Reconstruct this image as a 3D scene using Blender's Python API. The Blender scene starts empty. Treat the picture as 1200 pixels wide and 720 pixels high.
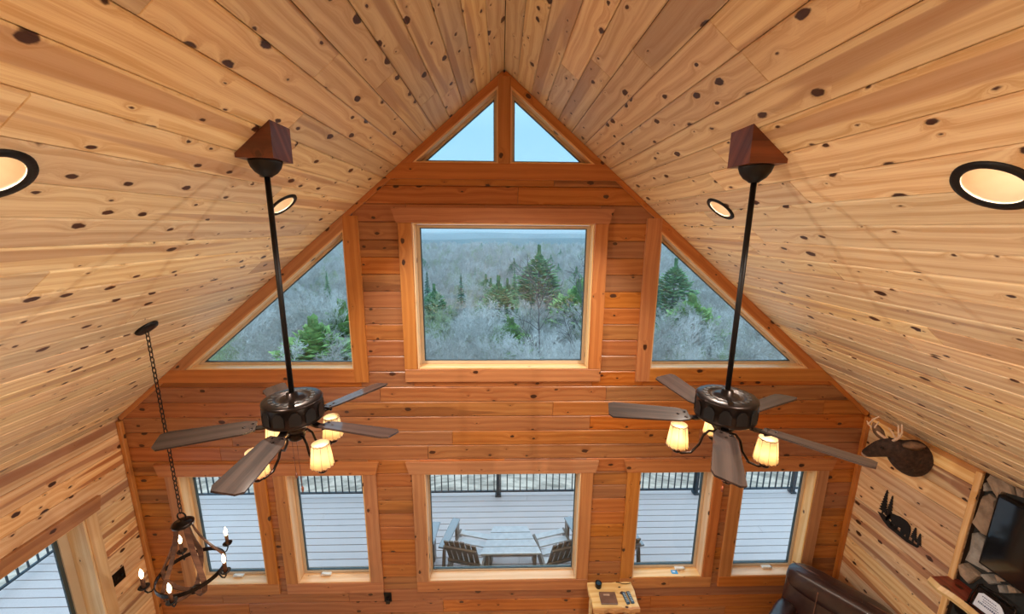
import bpy, math, random
from mathutils import Vector, Matrix
R = math.radians
random.seed(7)
scene = bpy.context.scene
col = scene.collection
# ------------------------------------------------------------------ camera
CAM = Vector((-.02, 0, 4.4)); FPX = 456.25
YAW, PITCH, ROLL = 2.74461749e-02, 2.02033741e-01, 7.49597685e-03
fwd = Vector((math.sin(YAW)*math.cos(PITCH), math.cos(YAW)*math.cos(PITCH), -math.sin(PITCH)))
rgt = fwd.cross(Vector((0, 0, 1))).normalized(); upv = rgt.cross(fwd)
rg2 = math.cos(ROLL)*rgt + math.sin(ROLL)*upv
up2 = -math.sin(ROLL)*rgt + math.cos(ROLL)*upv
cd = bpy.data.cameras.new('camera'); camera = bpy.data.objects.new('camera', cd); col.objects.link(camera)
camera.matrix_world = Matrix(((rg2.x, up2.x, -fwd.x, CAM.x), (rg2.y, up2.y, -fwd.y, CAM.y), (rg2.z, up2.z, -fwd.z, CAM.z), (0, 0, 0, 1)))
cd.sensor_width = 36; cd.lens = FPX*36/1200; cd.clip_start = .05; cd.clip_end = 20000
scene.camera = camera
# ------------------------------------------------------------------ view + world
vs = scene.view_settings
vs.view_transform = 'Standard'; vs.look = 'None'; vs.gamma = 1; vs.use_curve_mapping = False
vs.exposure = 0.0
scene.cycles.use_denoising = True
scene.cycles.max_bounces = 10; scene.cycles.diffuse_bounces = 6; scene.cycles.transparent_max_bounces = 24
scene.cycles.volume_bounces = 3; scene.cycles.sample_clamp_indirect = 6
WORLD_STRENGTH = 1.18
w = bpy.data.worlds.new('sky'); scene.world = w; w.use_nodes = True
nt = w.node_tree; nt.nodes.clear()
tc = nt.nodes.new('ShaderNodeTexCoord'); sp = nt.nodes.new('ShaderNodeSeparateXYZ')
rp = nt.nodes.new('ShaderNodeValToRGB'); bg = nt.nodes.new('ShaderNodeBackground'); ow = nt.nodes.new('ShaderNodeOutputWorld')
nt.links.new(tc.outputs['Generated'], sp.inputs[0]); nt.links.new(sp.outputs['Z'], rp.inputs[0])
nt.links.new(rp.outputs[0], bg.inputs[0]); nt.links.new(bg.outputs[0], ow.inputs[0])
# overcast sky: pale blue, brightening towards the zenith
rp.color_ramp.elements[0].position = 0.0; rp.color_ramp.elements[0].color = (.44, .77, 1.0, 1)
rp.color_ramp.elements[1].position = 1.0; rp.color_ramp.elements[1].color = (1.4, 1.85, 2.3, 1)
e_ = rp.color_ramp.elements.new(.22); e_.color = (.37, .69, .97, 1)
bg.inputs[1].default_value = WORLD_STRENGTH
# lamp powers (W); every lamp is built further down with these
CAN_W, SHADE_W, CANDLE_W = 158, 1.5, .7
WARM = (1, .89, .76)

# ------------------------------------------------------------------ helpers
def lin(r, g, b):
    f = lambda c: (c/255/12.92) if c/255 <= .04045 else ((c/255+.055)/1.055)**2.4
    return (f(r), f(g), f(b), 1)
def tag(o, label=None, cat=None, group=None, kind=None):
    if label: o['label'] = label
    if cat: o['category'] = cat
    if group: o['group'] = group
    if kind: o['kind'] = kind
    return o
def empty(name, loc=(0, 0, 0), rz=0):
    o = bpy.data.objects.new(name, None); col.objects.link(o); o.empty_display_size = .1
    o.location = loc; o.rotation_euler = (0, 0, rz); return o
def link(name, me, mat=None, parent=None, mw=None):
    o = bpy.data.objects.new(name, me); col.objects.link(o)
    if mat is not None and not me.materials: me.materials.append(mat)
    if parent is not None: o.parent = parent
    if mw is not None: o.matrix_basis = mw
    return o
class MB:
    """collects simple solids; build() links them as one mesh"""
    def __init__(s): s.v = []; s.f = []; s.m = []; s.mi = 0; s.sm = []
    def add(s, vs_, fs_, smooth=False):
        b = len(s.v); s.v += [tuple(p) for p in vs_]
        for f in fs_: s.f.append(tuple(i+b for i in f)); s.m.append(s.mi); s.sm.append(smooth)
        return s
    def box(s, x0, x1, y0, y1, z0, z1):
        return s.add([(x0, y0, z0), (x1, y0, z0), (x1, y1, z0), (x0, y1, z0), (x0, y0, z1), (x1, y0, z1), (x1, y1, z1), (x0, y1, z1)],
                     [(0, 3, 2, 1), (4, 5, 6, 7), (0, 1, 5, 4), (1, 2, 6, 5), (2, 3, 7, 6), (3, 0, 4, 7)])
    def bevbox(s, x0, x1, y0, y1, z0, z1, b=.004):
        # box with all edges chamfered (octagonal-ish, 24 verts)
        V = []; idx = {}
        for i, x in enumerate((x0, x1)):
            for j, y in enumerate((y0, y1)):
                for k, z in enumerate((z0, z1)):
                    sx, sy, sz = (b if i == 0 else -b), (b if j == 0 else -b), (b if k == 0 else -b)
                    idx[i, j, k, 'x'] = len(V); V.append((x, y+sy, z+sz))
                    idx[i, j, k, 'y'] = len(V); V.append((x+sx, y, z+sz))
                    idx[i, j, k, 'z'] = len(V); V.append((x+sx, y+sy, z))
        F = []
        for i in (0, 1):
            q = [(i, 0, 0), (i, 1, 0), (i, 1, 1), (i, 0, 1)]; F.append([idx[c+('x',)] for c in (q if i else q[::-1])])
            q = [(0, i, 0), (1, i, 0), (1, i, 1), (0, i, 1)]; F.append([idx[c+('y',)] for c in (q[::-1] if i else q)])
            q = [(0, 0, i), (1, 0, i), (1, 1, i), (0, 1, i)]; F.append([idx[c+('z',)] for c in (q if i else q[::-1])])
        for a in (0, 1):
            for c in (0, 1):
                F.append([idx[0, a, c, 'y'], idx[1, a, c, 'y'], idx[1, a, c, 'z'], idx[0, a, c, 'z']][::(1 if (a+c) % 2 == 1 else -1)])
                F.append([idx[a, 0, c, 'x'], idx[a, 1, c, 'x'], idx[a, 1, c, 'z'], idx[a, 0, c, 'z']][::(-1 if (a+c) % 2 == 1 else 1)])
                F.append([idx[a, c, 0, 'x'], idx[a, c, 1, 'x'], idx[a, c, 1, 'y'], idx[a, c, 0, 'y']][::(1 if (a+c) % 2 == 1 else -1)])
        for i in (0, 1):
            for j in (0, 1):
                for k in (0, 1):
                    t = [idx[i, j, k, c] for c in 'xyz']; F.append(t if (i+j+k) % 2 == 1 else t[::-1])
        return s.add(V, F)
    def prism(s, poly, d, axis='z', off=0):
        """poly: 2D outline (ccw), extruded from off to off+d along axis"""
        n = len(poly)
        def P(p, t):
            return {'z': (p[0], p[1], t), 'y': (p[0], t, p[1]), 'x': (t, p[0], p[1])}[axis]
        V = [P(p, off) for p in poly]+[P(p, off+d) for p in poly]
        F = [tuple(range(n))[::-1], tuple(range(n, 2*n))]+[(i, (i+1) % n, n+(i+1) % n, n+i) for i in range(n)]
        if axis == 'y': F = [f[::-1] for f in F]
        return s.add(V, F)
    def lathe(s, prof, n=24, c=(0, 0, 0), smooth=True, axis='z', cap=True):
        V = []; F = []
        for (r, z) in prof:
            for i in range(n):
                a = 2*math.pi*i/n
                V.append((c[0]+r*math.cos(a), c[1]+r*math.sin(a), c[2]+z))
        for k in range(len(prof)-1):
            for i in range(n):
                j = (i+1) % n
                F.append((k*n+i, k*n+j, (k+1)*n+j, (k+1)*n+i))
        s.add(V, F, smooth)
        if cap:
            b = len(s.v)-len(V)
            s.f.append(tuple(b+i for i in range(n))[::-1]); s.m.append(s.mi); s.sm.append(False)
            k = (len(prof)-1)*n
            s.f.append(tuple(b+k+i for i in range(n))); s.m.append(s.mi); s.sm.append(False)
        return s
    def tube(s, pts, rad, n=8, smooth=True, closed=False, flat=None):
        """tube along pts; rad float or list; flat=(w,h,upvector) makes a strap section"""
        pts = [Vector(p) for p in pts]; m = len(pts); V = []; F = []
        prev = None
        for i, p in enumerate(pts):
            if closed: t = (pts[(i+1) % m]-pts[i-1]).normalized()
            else: t = (pts[min(i+1, m-1)]-pts[max(i-1, 0)]).normalized()
            if prev is None:
                a = Vector((0, 0, 1)) if abs(t.z) < .9 else Vector((1, 0, 0))
                u = t.cross(a).normalized()
            else:
                u = (prev-t*prev.dot(t)).normalized()
            prev = u; v = t.cross(u)
            r = rad[i] if isinstance(rad, (list, tuple)) else rad
            if flat:
                v2 = Vector(flat[2](i) if callable(flat[2]) else flat[2]); v2 = (v2-t*v2.dot(t)).normalized(); u2 = t.cross(v2)
                hw, hh = flat[0]/2, flat[1]/2
                V += [p+u2*hw+v2*hh, p-u2*hw+v2*hh, p-u2*hw-v2*hh, p+u2*hw-v2*hh]
            else:
                V += [p+(u*math.cos(2*math.pi*k/n)+v*math.sin(2*math.pi*k/n))*r for k in range(n)]
        k_ = 4 if flat else n
        rng = m if closed else m-1
        for i in range(rng):
            for k in range(k_):
                a, b2 = i*k_+k, i*k_+(k+1) % k_; j = (i+1) % m
                F.append((a, b2, j*k_+(k+1) % k_, j*k_+k))
        if not closed: F += [tuple(range(k_))[::-1], tuple((m-1)*k_+k for k in range(k_))]
        return s.add(V, F, smooth and not flat)
    def xform(s, M, start=0):
        for i in range(start, len(s.v)): s.v[i] = tuple(M @ Vector(s.v[i]))
        return s
    def mesh(s, name):
        me = bpy.data.meshes.new(name); me.from_pydata(s.v, [], s.f); me.update()
        me.polygons.foreach_set('material_index', s.m); me.polygons.foreach_set('use_smooth', s.sm)
        return me
    def build(s, name, mat, parent=None, loc=None, rot=None):
        me = s.mesh(name)
        for m_ in (mat if isinstance(mat, (list, tuple)) else [mat]): me.materials.append(m_)
        o = link(name, me, None, parent)
        if loc is not None: o.location = loc
        if rot is not None: o.rotation_euler = rot
        return o
def copy_tree(o, parent=None):
    c = o.copy(); col.objects.link(c); c.parent = parent
    for ch in list(o.children): copy_tree(ch, c)
    return c
def frame(X, Y, Z, O):
    return Matrix(((X[0], Y[0], Z[0], O[0]), (X[1], Y[1], Z[1], O[1]), (X[2], Y[2], Z[2], O[2]), (0, 0, 0, 1)))

# ------------------------------------------------------------------ materials
def newmat(name):
    m = bpy.data.materials.new(name); m.use_nodes = True; n = m.node_tree.nodes; n.clear()
    o = n.new('ShaderNodeOutputMaterial'); return m, m.node_tree, o
class NT:
    def __init__(s, t): s.t = t
    def n(s, k, **p):
        x = s.t.nodes.new('ShaderNode'+k)
        for a, b in p.items(): setattr(x, a, b)
        return x
    def put(s, sock, v):
        if isinstance(v, bpy.types.NodeSocket): s.t.links.new(v, sock)
        elif v is not None: sock.default_value = v
    def math(s, op, a, b=None, c=None, clamp=False):
        x = s.n('Math', operation=op); x.use_clamp = clamp
        for i, v in enumerate((a, b, c)): s.put(x.inputs[i], v)
        return x.outputs[0]
    def vec(s, x, y, z):
        c = s.n('CombineXYZ'); s.put(c.inputs[0], x); s.put(c.inputs[1], y); s.put(c.inputs[2], z); return c.outputs[0]
    def noise(s, v, scale=1, detail=2, rough=.5, dim='3D'):
        x = s.n('TexNoise', noise_dimensions=dim); s.put(x.inputs['Vector'], v)
        x.inputs['Scale'].default_value = scale; x.inputs['Detail'].default_value = detail; x.inputs['Roughness'].default_value = rough
        return x.outputs['Fac']
    def mix(s, f, a, b, mode='MIX'):
        x = s.n('Mix', data_type='RGBA', blend_type=mode); s.put(x.inputs[0], f); s.put(x.inputs[6], a); s.put(x.inputs[7], b); return x.outputs[2]
    def ss(s, v, a, b):
        x = s.n('MapRange', interpolation_type='SMOOTHSTEP'); s.put(x.inputs[0], v); s.put(x.inputs[1], a); s.put(x.inputs[2], b); return x.outputs[0]
def wood(name, light, mid, streak, knot=(.055, .016, .006, 1), vary=.16, knots=1.0, rough=.42, streaky=.5, coat=.15, bump=.12, hband=.6, crough=.28, cior=1.5, spec=.5):
    m, t, out = newmat(name); q = NT(t)
    tcn = q.n('TexCoord'); oi = q.n('ObjectInfo'); sx = q.n('SeparateXYZ'); t.links.new(tcn.outputs['Object'], sx.inputs[0])
    rnd = oi.outputs['Random']
    r1 = q.math('MULTIPLY', rnd, 61.7); r2 = q.math('MULTIPLY', q.math('FRACT', q.math('MULTIPLY', rnd, 173.3)), 83.1)
    r3 = q.math('FRACT', q.math('MULTIPLY', rnd, 971.7)); r4 = q.math('FRACT', q.math('MULTIPLY', rnd, 3571.3))
    X = q.math('ADD', sx.outputs[0], r1); Y0 = q.math('ADD', sx.outputs[1], q.math('MULTIPLY', sx.outputs[2], .7)); Y = q.math('ADD', Y0, r2)
    # knots
    vor = q.n('TexVoronoi', voronoi_dimensions='2D', feature='F1')
    q.put(vor.inputs['Vector'], q.vec(q.math('MULTIPLY', X, 5.0), q.math('MULTIPLY', Y, 8.3), 0)); vor.inputs['Scale'].default_value = 1
    vc = q.n('SeparateColor'); t.links.new(vor.outputs['Color'], vc.inputs[0])
    wob = q.math('MULTIPLY', q.math('SUBTRACT', q.noise(q.vec(q.math('MULTIPLY', X, 32), q.math('MULTIPLY', Y, 45), 0), 1, 2), .5), .13)
    d = q.math('ADD', vor.outputs['Distance'], wob)
    has = q.math('GREATER_THAN', vc.outputs[0], 1-.62*knots)
    rad = q.math('MULTIPLY', q.math('ADD', q.math('MULTIPLY', q.math('POWER', vc.outputs[1], 2.0), .135), .03), has)
    kn = q.math('SUBTRACT', 1, q.ss(q.math('SUBTRACT', d, rad), -.025, .02)); kn = q.math('MULTIPLY', kn, has)
    halo = q.math('MULTIPLY', q.math('POWER', 2.718, q.math('MULTIPLY', q.math('DIVIDE', d, q.math('ADD', rad, .05)), -1.15)), has)
    # grain
    wv = q.math('MULTIPLY', q.noise(q.vec(q.math('MULTIPLY', X, 1.1), q.math('MULTIPLY', Y, 3.5), r3), 1, 2), 2.6)
    g = q.math('ADD', q.math('ADD', q.math('MULTIPLY', Y, 30), wv), q.math('MULTIPLY', halo, 3.4))
    rings = q.math('ADD', q.math('MULTIPLY', q.math('SINE', q.math('MULTIPLY', g, 3.3)), .5), .5)
    fine = q.noise(q.vec(q.math('MULTIPLY', X, 1.1), q.math('MULTIPLY', g, 2.6), r4), 1, 4, .65)
    fiber = q.noise(q.vec(q.math('MULTIPLY', X, 6), q.math('MULTIPLY', Y, 260), 0), 1, 2, .6)
    gr = q.math('ADD', q.math('ADD', q.math('MULTIPLY', rings, .17), q.math('MULTIPLY', fine, .62)), q.math('MULTIPLY', fiber, .26))
    gr = q.ss(gr, .34, .74)
    c = q.mix(gr, light, mid)
    # heartwood band
    hb = q.noise(q.vec(q.math('MULTIPLY', X, .45), q.math('MULTIPLY', Y, 9), r3), 1, 1)
    hb = q.math('MULTIPLY', q.ss(hb, .56, .60), q.math('MULTIPLY', q.ss(r4, 1-streaky-.1, 1-streaky+.1), hband))
    c = q.mix(hb, c, streak)
    # blotch and per-board tint
    bl = q.noise(q.vec(q.math('MULTIPLY', X, 2.2), q.math('MULTIPLY', Y, 5), 3), 1, 3)
    val = q.math('ADD', q.math('ADD', 1-vary*.62, q.math('MULTIPLY', r3, vary)), q.math('MULTIPLY', q.math('SUBTRACT', bl, .5), .22))
    hs = q.n('HueSaturation'); q.put(hs.inputs['Hue'], q.math('ADD', .492, q.math('MULTIPLY', r4, .014))); q.put(hs.inputs['Saturation'], q.math('ADD', .88, q.math('MULTIPLY', r3, .2)))
    q.put(hs.inputs['Value'], val); q.put(hs.inputs['Color'], c); c = hs.outputs[0]
    c = q.mix(q.math('MULTIPLY', halo, .30, clamp=True), c, (mid[0]*.55, mid[1]*.42, mid[2]*.3, 1))
    c = q.mix(kn, c, knot)
    b = q.n('BsdfPrincipled'); q.put(b.inputs['Base Color'], c); b.inputs['Roughness'].default_value = rough; b.inputs['Specular IOR Level'].default_value = spec
    b.inputs['Coat Weight'].default_value = coat; b.inputs['Coat Roughness'].default_value = crough; b.inputs['Coat IOR'].default_value = cior
    bp = q.n('Bump'); bp.inputs['Strength'].default_value = bump; bp.inputs['Distance'].default_value = .002
    q.put(bp.inputs['Height'], q.math('SUBTRACT', gr, q.math('MULTIPLY', kn, 1.5))); t.links.new(bp.outputs[0], b.inputs['Normal'])
    t.links.new(b.outputs[0], out.inputs[0]); return m
def plain(name, c, rough=.5, metal=0, var=0, scale=8, bump=0, coat=0, emit=None, es=0, spec=.5, stretch=None):
    m, t, out = newmat(name); q = NT(t); b = q.n('BsdfPrincipled')
    b.inputs['Roughness'].default_value = rough; b.inputs['Metallic'].default_value = metal; b.inputs['Coat Weight'].default_value = coat
    b.inputs['Specular IOR Level'].default_value = spec
    if var or bump:
        tcn = q.n('TexCoord'); v = tcn.outputs['Object']
        if stretch:
            mp = q.n('Mapping'); mp.inputs['Scale'].default_value = stretch; t.links.new(v, mp.inputs[0]); v = mp.outputs[0]
        n = q.noise(v, scale, 5, .6)
        k = q.ss(n, .3, .7)
        c2 = q.mix(k, tuple(max(0, x*(1-var)) for x in c[:3])+(1,), tuple(min(1, x*(1+var)) for x in c[:3])+(1,)); t.links.new(c2, b.inputs['Base Color'])
        if bump:
            bp = q.n('Bump'); bp.inputs['Strength'].default_value = bump; bp.inputs['Distance'].default_value = .01
            t.links.new(n, bp.inputs['Height']); t.links.new(bp.outputs[0], b.inputs['Normal'])
    else: b.inputs['Base Color'].default_value = c
    if emit: b.inputs['Emission Color'].default_value = emit; b.inputs['Emission Strength'].default_value = es
    t.links.new(b.outputs[0], out.inputs[0]); return m
M = {}
M['ceil'] = wood('knotty_pine_ceiling', lin(242, 222, 182), lin(212, 178, 130), lin(178, 136, 108), vary=.36, hband=.62, knots=1.15)
M['wall'] = wood('knotty_pine_wall', lin(242, 208, 158), lin(218, 166, 110), lin(160, 92, 54), vary=.34, streaky=.75, knots=1.0, hband=.75)
M['gable'] = wood('stained_shaded_gable', lin(180, 118, 62), lin(154, 90, 40), lin(114, 60, 28), vary=.36, knots=.7, streaky=.35, hband=.6)  # stain plus painted shade: extra saturation stands in for the backlit wall
M['trim'] = wood('pine_trim', lin(190, 128, 72), lin(168, 104, 54), lin(148, 84, 42), vary=.12, knots=.5, streaky=.1)
M['trimpale'] = wood('pale_pine_jamb', lin(236, 200, 150), lin(220, 172, 112), lin(205, 150, 95), vary=.1, knots=.35, streaky=.1)
M['slab'] = wood('live_edge_slab', lin(232, 205, 150), lin(212, 170, 105), lin(170, 100, 55), knots=.25, streaky=.8, vary=.05)
M['redslab'] = wood('red_cedar_slab', lin(150, 70, 42), lin(112, 44, 26), lin(80, 26, 16), knots=.3, streaky=.9, vary=.05, coat=.4)
M['box'] = wood('dark_stained_block', lin(128, 70, 46), lin(92, 44, 28), lin(70, 30, 20), knots=.1, streaky=.2, vary=.05)
M['blade'] = wood('dark_walnut_blade', lin(62, 48, 43), lin(42, 32, 29), lin(32, 24, 22), knots=.12, streaky=.3, vary=.06, rough=.65, coat=.55, bump=.03, crough=.07, cior=1.5, spec=.12)
M['stave'] = wood('barrel_stave', lin(104, 72, 52), lin(70, 46, 34), lin(56, 36, 26), knots=.05, streaky=.3, vary=.1, rough=.7, coat=0, spec=.2)
M['bronze'] = plain('dark_bronze', lin(40, 32, 29), .3, .8, .35, 14)
M['black'] = plain('black_metal', lin(24, 22, 22), .45, .5)
M['rust'] = plain('dark_art_metal', lin(30, 27, 26), .6, .3, .2, 40)
M['sash'] = plain('tan_window_sash', lin(196, 178, 152), .45)
M['sashdark'] = plain('window_gasket', lin(60, 72, 74), .4)
M['handle'] = plain('white_crank_handle', lin(222, 218, 208), .35)
M['floor'] = plain('pale_oak_floor', lin(214, 184, 146), .4, 0, .2, 6)
M['plaster'] = plain('dark_sheathing', lin(58, 38, 24), .9)
M['deck'] = plain('composite_deck_board', lin(214, 194, 188), .55, 0, .07, 30, .05, stretch=(1, 12, 12))
M['chairpoly'] = plain('weathered_grey_poly_lumber', lin(122, 104, 92), .35, 0, .15, 20, .06, stretch=(10, 2, 10))
M['tablepoly'] = plain('pale_grey_poly_lumber', lin(205, 198, 196), .45, 0, .08, 20, .04)
M['railing'] = plain('dark_teal_railing', lin(38, 52, 62), .35)
M['leather'] = plain('brown_leather', lin(54, 34, 31), .33, 0, .25, 9, .35, coat=.2)
M['stitch'] = plain('leather_seam', lin(120, 84, 66), .6)
M['mortar'] = plain('dark_mortar', lin(46, 47, 46), .9, 0, .2, 30, .4)
M['stone'] = plain('grey_tan_fieldstone', lin(146, 140, 132), .8, 0, .3, 11, .9)
M['stone2'] = plain('ochre_fieldstone', lin(150, 130, 110), .8, 0, .36, 9, .9)
M['fur'] = plain('deer_fur', lin(62, 44, 34), .9, 0, .5, 30, .7)
M['furear'] = plain('ear_fur', lin(120, 90, 66), .9, 0, .3, 30, .4)
M['furpale'] = plain('pale_muzzle_fur', lin(176, 150, 128), .9, 0, .2, 40, .4)
M['antler'] = plain('antler', lin(222, 190, 160), .5, 0, .15, 30)
M['nose'] = plain('wet_black_nose', lin(18, 15, 15), .25)
M['paper'] = plain('white_card', lin(214, 224, 240), .6)
M['ink'] = plain('blue_ink', lin(60, 78, 120), .6)
M['remote'] = plain('blue_grey_remote', lin(44, 76, 100), .3)
M['remotelight'] = plain('pale_remote_buttons', lin(170, 196, 212), .4)
M['wallet'] = plain('brown_leather_binder', lin(112, 84, 70), .45, 0, .2, 14, .1)
M['bluecard'] = plain('blue_card', lin(60, 150, 200), .5)
M['leaf'] = plain('conifer_green', lin(104, 142, 92), .8, 0, .35, 1.2)
M['leafdark'] = plain('dark_conifer_green', lin(76, 116, 88), .8, 0, .35, 1.0)
M['leaffresh'] = plain('fresh_shrub_green', lin(128, 160, 92), .8, 0, .3, 2)
M['bark'] = plain('pale_grey_bark', lin(206, 204, 200), .9, 0, .15, 1.5)
M['bark2'] = plain('brown_grey_bark', lin(180, 176, 170), .9, 0, .2, 1.5)
M['bud'] = plain('budding_green_twigs', lin(160, 172, 132), .9, 0, .2, 1.5)
M['barkdark'] = plain('dark_bark', lin(104, 98, 98), .9, 0, .2, 1.5)
M['ground'] = plain('leaf_litter_ground', lin(190, 168, 150), .95, 0, .5, .9, .5)
M['hill'] = plain('wooded_hill', lin(62, 84, 84), 1, 0, .4, .012)
M['rock'] = plain('pale_boulder', lin(206, 200, 192), .85, 0, .15, 3, .4)
M['housewall'] = plain('cream_far_wall', lin(238, 222, 200), .7)
def glass_mat():
    m, t, out = newmat('window_glass'); q = NT(t)
    tr = q.n('BsdfTransparent'); tr.inputs[0].default_value = (.935, .985, .992, 1); gl = q.n('BsdfGlossy'); gl.inputs['Roughness'].default_value = .02
    lw = q.n('LayerWeight'); mx = q.n('MixShader')      # thin pane: Schlick reflectance, same from both faces
    t.links.new(q.math('ADD', .022, q.math('MULTIPLY', q.math('POWER', lw.outputs['Facing'], 5), .7)), mx.inputs[0]); t.links.new(tr.outputs[0], mx.inputs[1]); t.links.new(gl.outputs[0], mx.inputs[2]); t.links.new(mx.outputs[0], out.inputs[0]); return m
M['glass'] = glass_mat()
def screen_mat():
    m, t, out = newmat('tv_screen'); q = NT(t); b = q.n('BsdfPrincipled'); b.inputs['Base Color'].default_value = (.006, .006, .008, 1)
    b.inputs['Roughness'].default_value = .06; b.inputs['Specular IOR Level'].default_value = .8; t.links.new(b.outputs[0], out.inputs[0]); return m
M['screen'] = screen_mat()
def shade_mat():
    m, t, out = newmat('parchment_shade'); q = NT(t)
    d = q.n('BsdfDiffuse'); d.inputs[0].default_value = lin(246, 226, 186); tl = q.n('BsdfTranslucent'); tl.inputs[0].default_value = lin(250, 232, 196)
    mx = q.n('MixShader'); mx.inputs[0].default_value = .55; t.links.new(d.outputs[0], mx.inputs[1]); t.links.new(tl.outputs[0], mx.inputs[2]); t.links.new(mx.outputs[0], out.inputs[0]); return m
M['shade'] = shade_mat()
def bulb_mat(name, c, s):
    m, t, out = newmat(name); q = NT(t); e = q.n('Emission'); e.inputs[0].default_value = c; e.inputs[1].default_value = s
    tr = q.n('BsdfTransparent'); a = q.n('AddShader'); t.links.new(e.outputs[0], a.inputs[0]); t.links.new(tr.outputs[0], a.inputs[1]); t.links.new(a.outputs[0], out.inputs[0]); return m
M['bulb'] = bulb_mat('warm_bulb', (1, .82, .55, 1), 5)
M['candlebulb'] = bulb_mat('candle_bulb', (1, .70, .36, 1), 9)
M['lens'] = bulb_mat('can_lens', (1, .88, .72, 1), 2.2)
M['reflector'] = plain('white_reflector', lin(236, 216, 190), .45)

def lamp(name, kind, loc, power, size, parent=None, rot=None, color=WARM):
    l = bpy.data.lights.new(name, kind); l.energy = power; l.color = color
    if kind == 'AREA': l.shape = 'DISK'; l.size = size
    else: l.shadow_soft_size = size
    o = bpy.data.objects.new(name, l); col.objects.link(o); o.location = loc
    if parent: o.parent = parent
    if rot is not None: o.rotation_euler = rot
    return o

# ------------------------------------------------------------------ the shell
W, D, AP = 3.755, 3.60, 5.694
EAVE = 2.556; SL = (AP-EAVE)/W; ANG = math.atan(SL); SLEN = math.hypot(W, AP-EAVE); BACK = -4.3
rake = lambda z: (AP-z)/SL
def board_mesh(u0, u1, v0, v1, uu0=None, uu1=None, T=.022, b=.007, e=.0015, gap=0):
    """plank in local XY, face at z=0 pointing +z, chamfered long edges; (u0,u1) at v0 and (uu0,uu1) at v1"""
    if uu0 is None: uu0, uu1 = u0, u1
    v0 += gap; v1 -= gap; u0 += gap*.5; uu0 += gap*.5; u1 -= gap*.5; uu1 -= gap*.5
    ou = [(u0, v0), (u1, v0), (uu1, v1), (uu0, v1)]
    def ins(i):
        v = v0+b if i < 2 else v1-b
        f = (v-v0)/(v1-v0); l = u0+(uu0-u0)*f+e; r = u1+(uu1-u1)*f-e
        return (r if i in (1, 2) else l, v)
    V = [ins(i)+(0,) for i in range(4)]+[p+(-b*.8,) for p in ou]+[p+(-T,) for p in ou]
    F = [(0, 1, 2, 3)]+[(4+i, 4+(i+1) % 4, (i+1) % 4, i) for i in range(4)]+[(8+i, 8+(i+1) % 4, 4+(i+1) % 4, 4+i) for i in range(4)]+[(11, 10, 9, 8)]
    me = bpy.data.meshes.new('board'); me.from_pydata(V, [], F); me.update(); return me
def put_board(name, mat, parent, X, Y, Z, O, *a, **k):
    u0, u1, v0, v1 = a[:4]; uc, vc_ = (u0+u1)/2, (v0+v1)/2
    rest = tuple(x-uc for x in a[4:6])
    me = board_mesh(u0-uc, u1-uc, v0-vc_, v1-vc_, *rest, **k)
    Ow = Vector(O)+Vector(X)*uc+Vector(Y)*vc_
    return link(name, me, mat, parent, frame(X, Y, Z, Ow))
def runs(a, b, lo, hi, rng, first=None):
    """split [a,b] at random plank joints"""
    out = []; p = a
    nxt = first if first is not None else rng.uniform(lo, hi)*rng.uniform(.3, 1)
    while p+nxt < b-.35:
        out.append((p, p+nxt)); p += nxt; nxt = rng.uniform(lo, hi)
    out.append((p, b)); return out
# ceiling: sheathing + planks running towards the gable
rng = random.Random(3)
mb = MB()
for s in (-1, 1):
    ca, sa = math.cos(ANG), math.sin(ANG)
    n = Vector((-s*sa, 0, -ca)); a = Vector((0, 0, AP)); d = Vector((s*ca, 0, -sa))
    e0 = a-n*.022; e1 = a+d*(SLEN+.5)-n*.022; e2 = e1-n*.25; e3 = a-n*.25+Vector((0, 0, .12)); e0 = a+Vector((0, 0, .028))
    poly = [(p.x, p.z) for p in (e0, e1, e2, e3)]
    if s < 0: poly = poly[::-1]
    mb.prism(poly, D+.35-BACK, 'y', BACK)
ceiling = mb.build('ceiling', M['plaster']); tag(ceiling, 'knotty pine plank ceiling sloping up to the ridge', 'ceiling', kind='structure')
BW = .1545
for s in (-1, 1):
    ca, sa = math.cos(ANG), math.sin(ANG)
    nrm = Vector((-s*sa, 0, -ca)); dn = Vector((s*ca, 0, -sa))
    # X along plank, Y = Z x X
    Xd = Vector((0, 1, 0)); Yd = nrm.cross(Xd); sg = 1 if Yd.dot(dn) > 0 else -1
    v = -.003; k = 0
    while v < SLEN-.01:
        v1 = min(v+(BW if k else .142), SLEN)
        for (a, b) in runs(BACK, D, 1.6, 3.6, rng):
            va, vb = (v, v1) if sg > 0 else (-v1, -v)
            put_board('ceiling_board', M['ceil'], ceiling, Xd, Yd, nrm, (0, 0, AP), a, b, va, vb, T=.022, b=.006, gap=.0016)
        v = v1; k += 1

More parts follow.
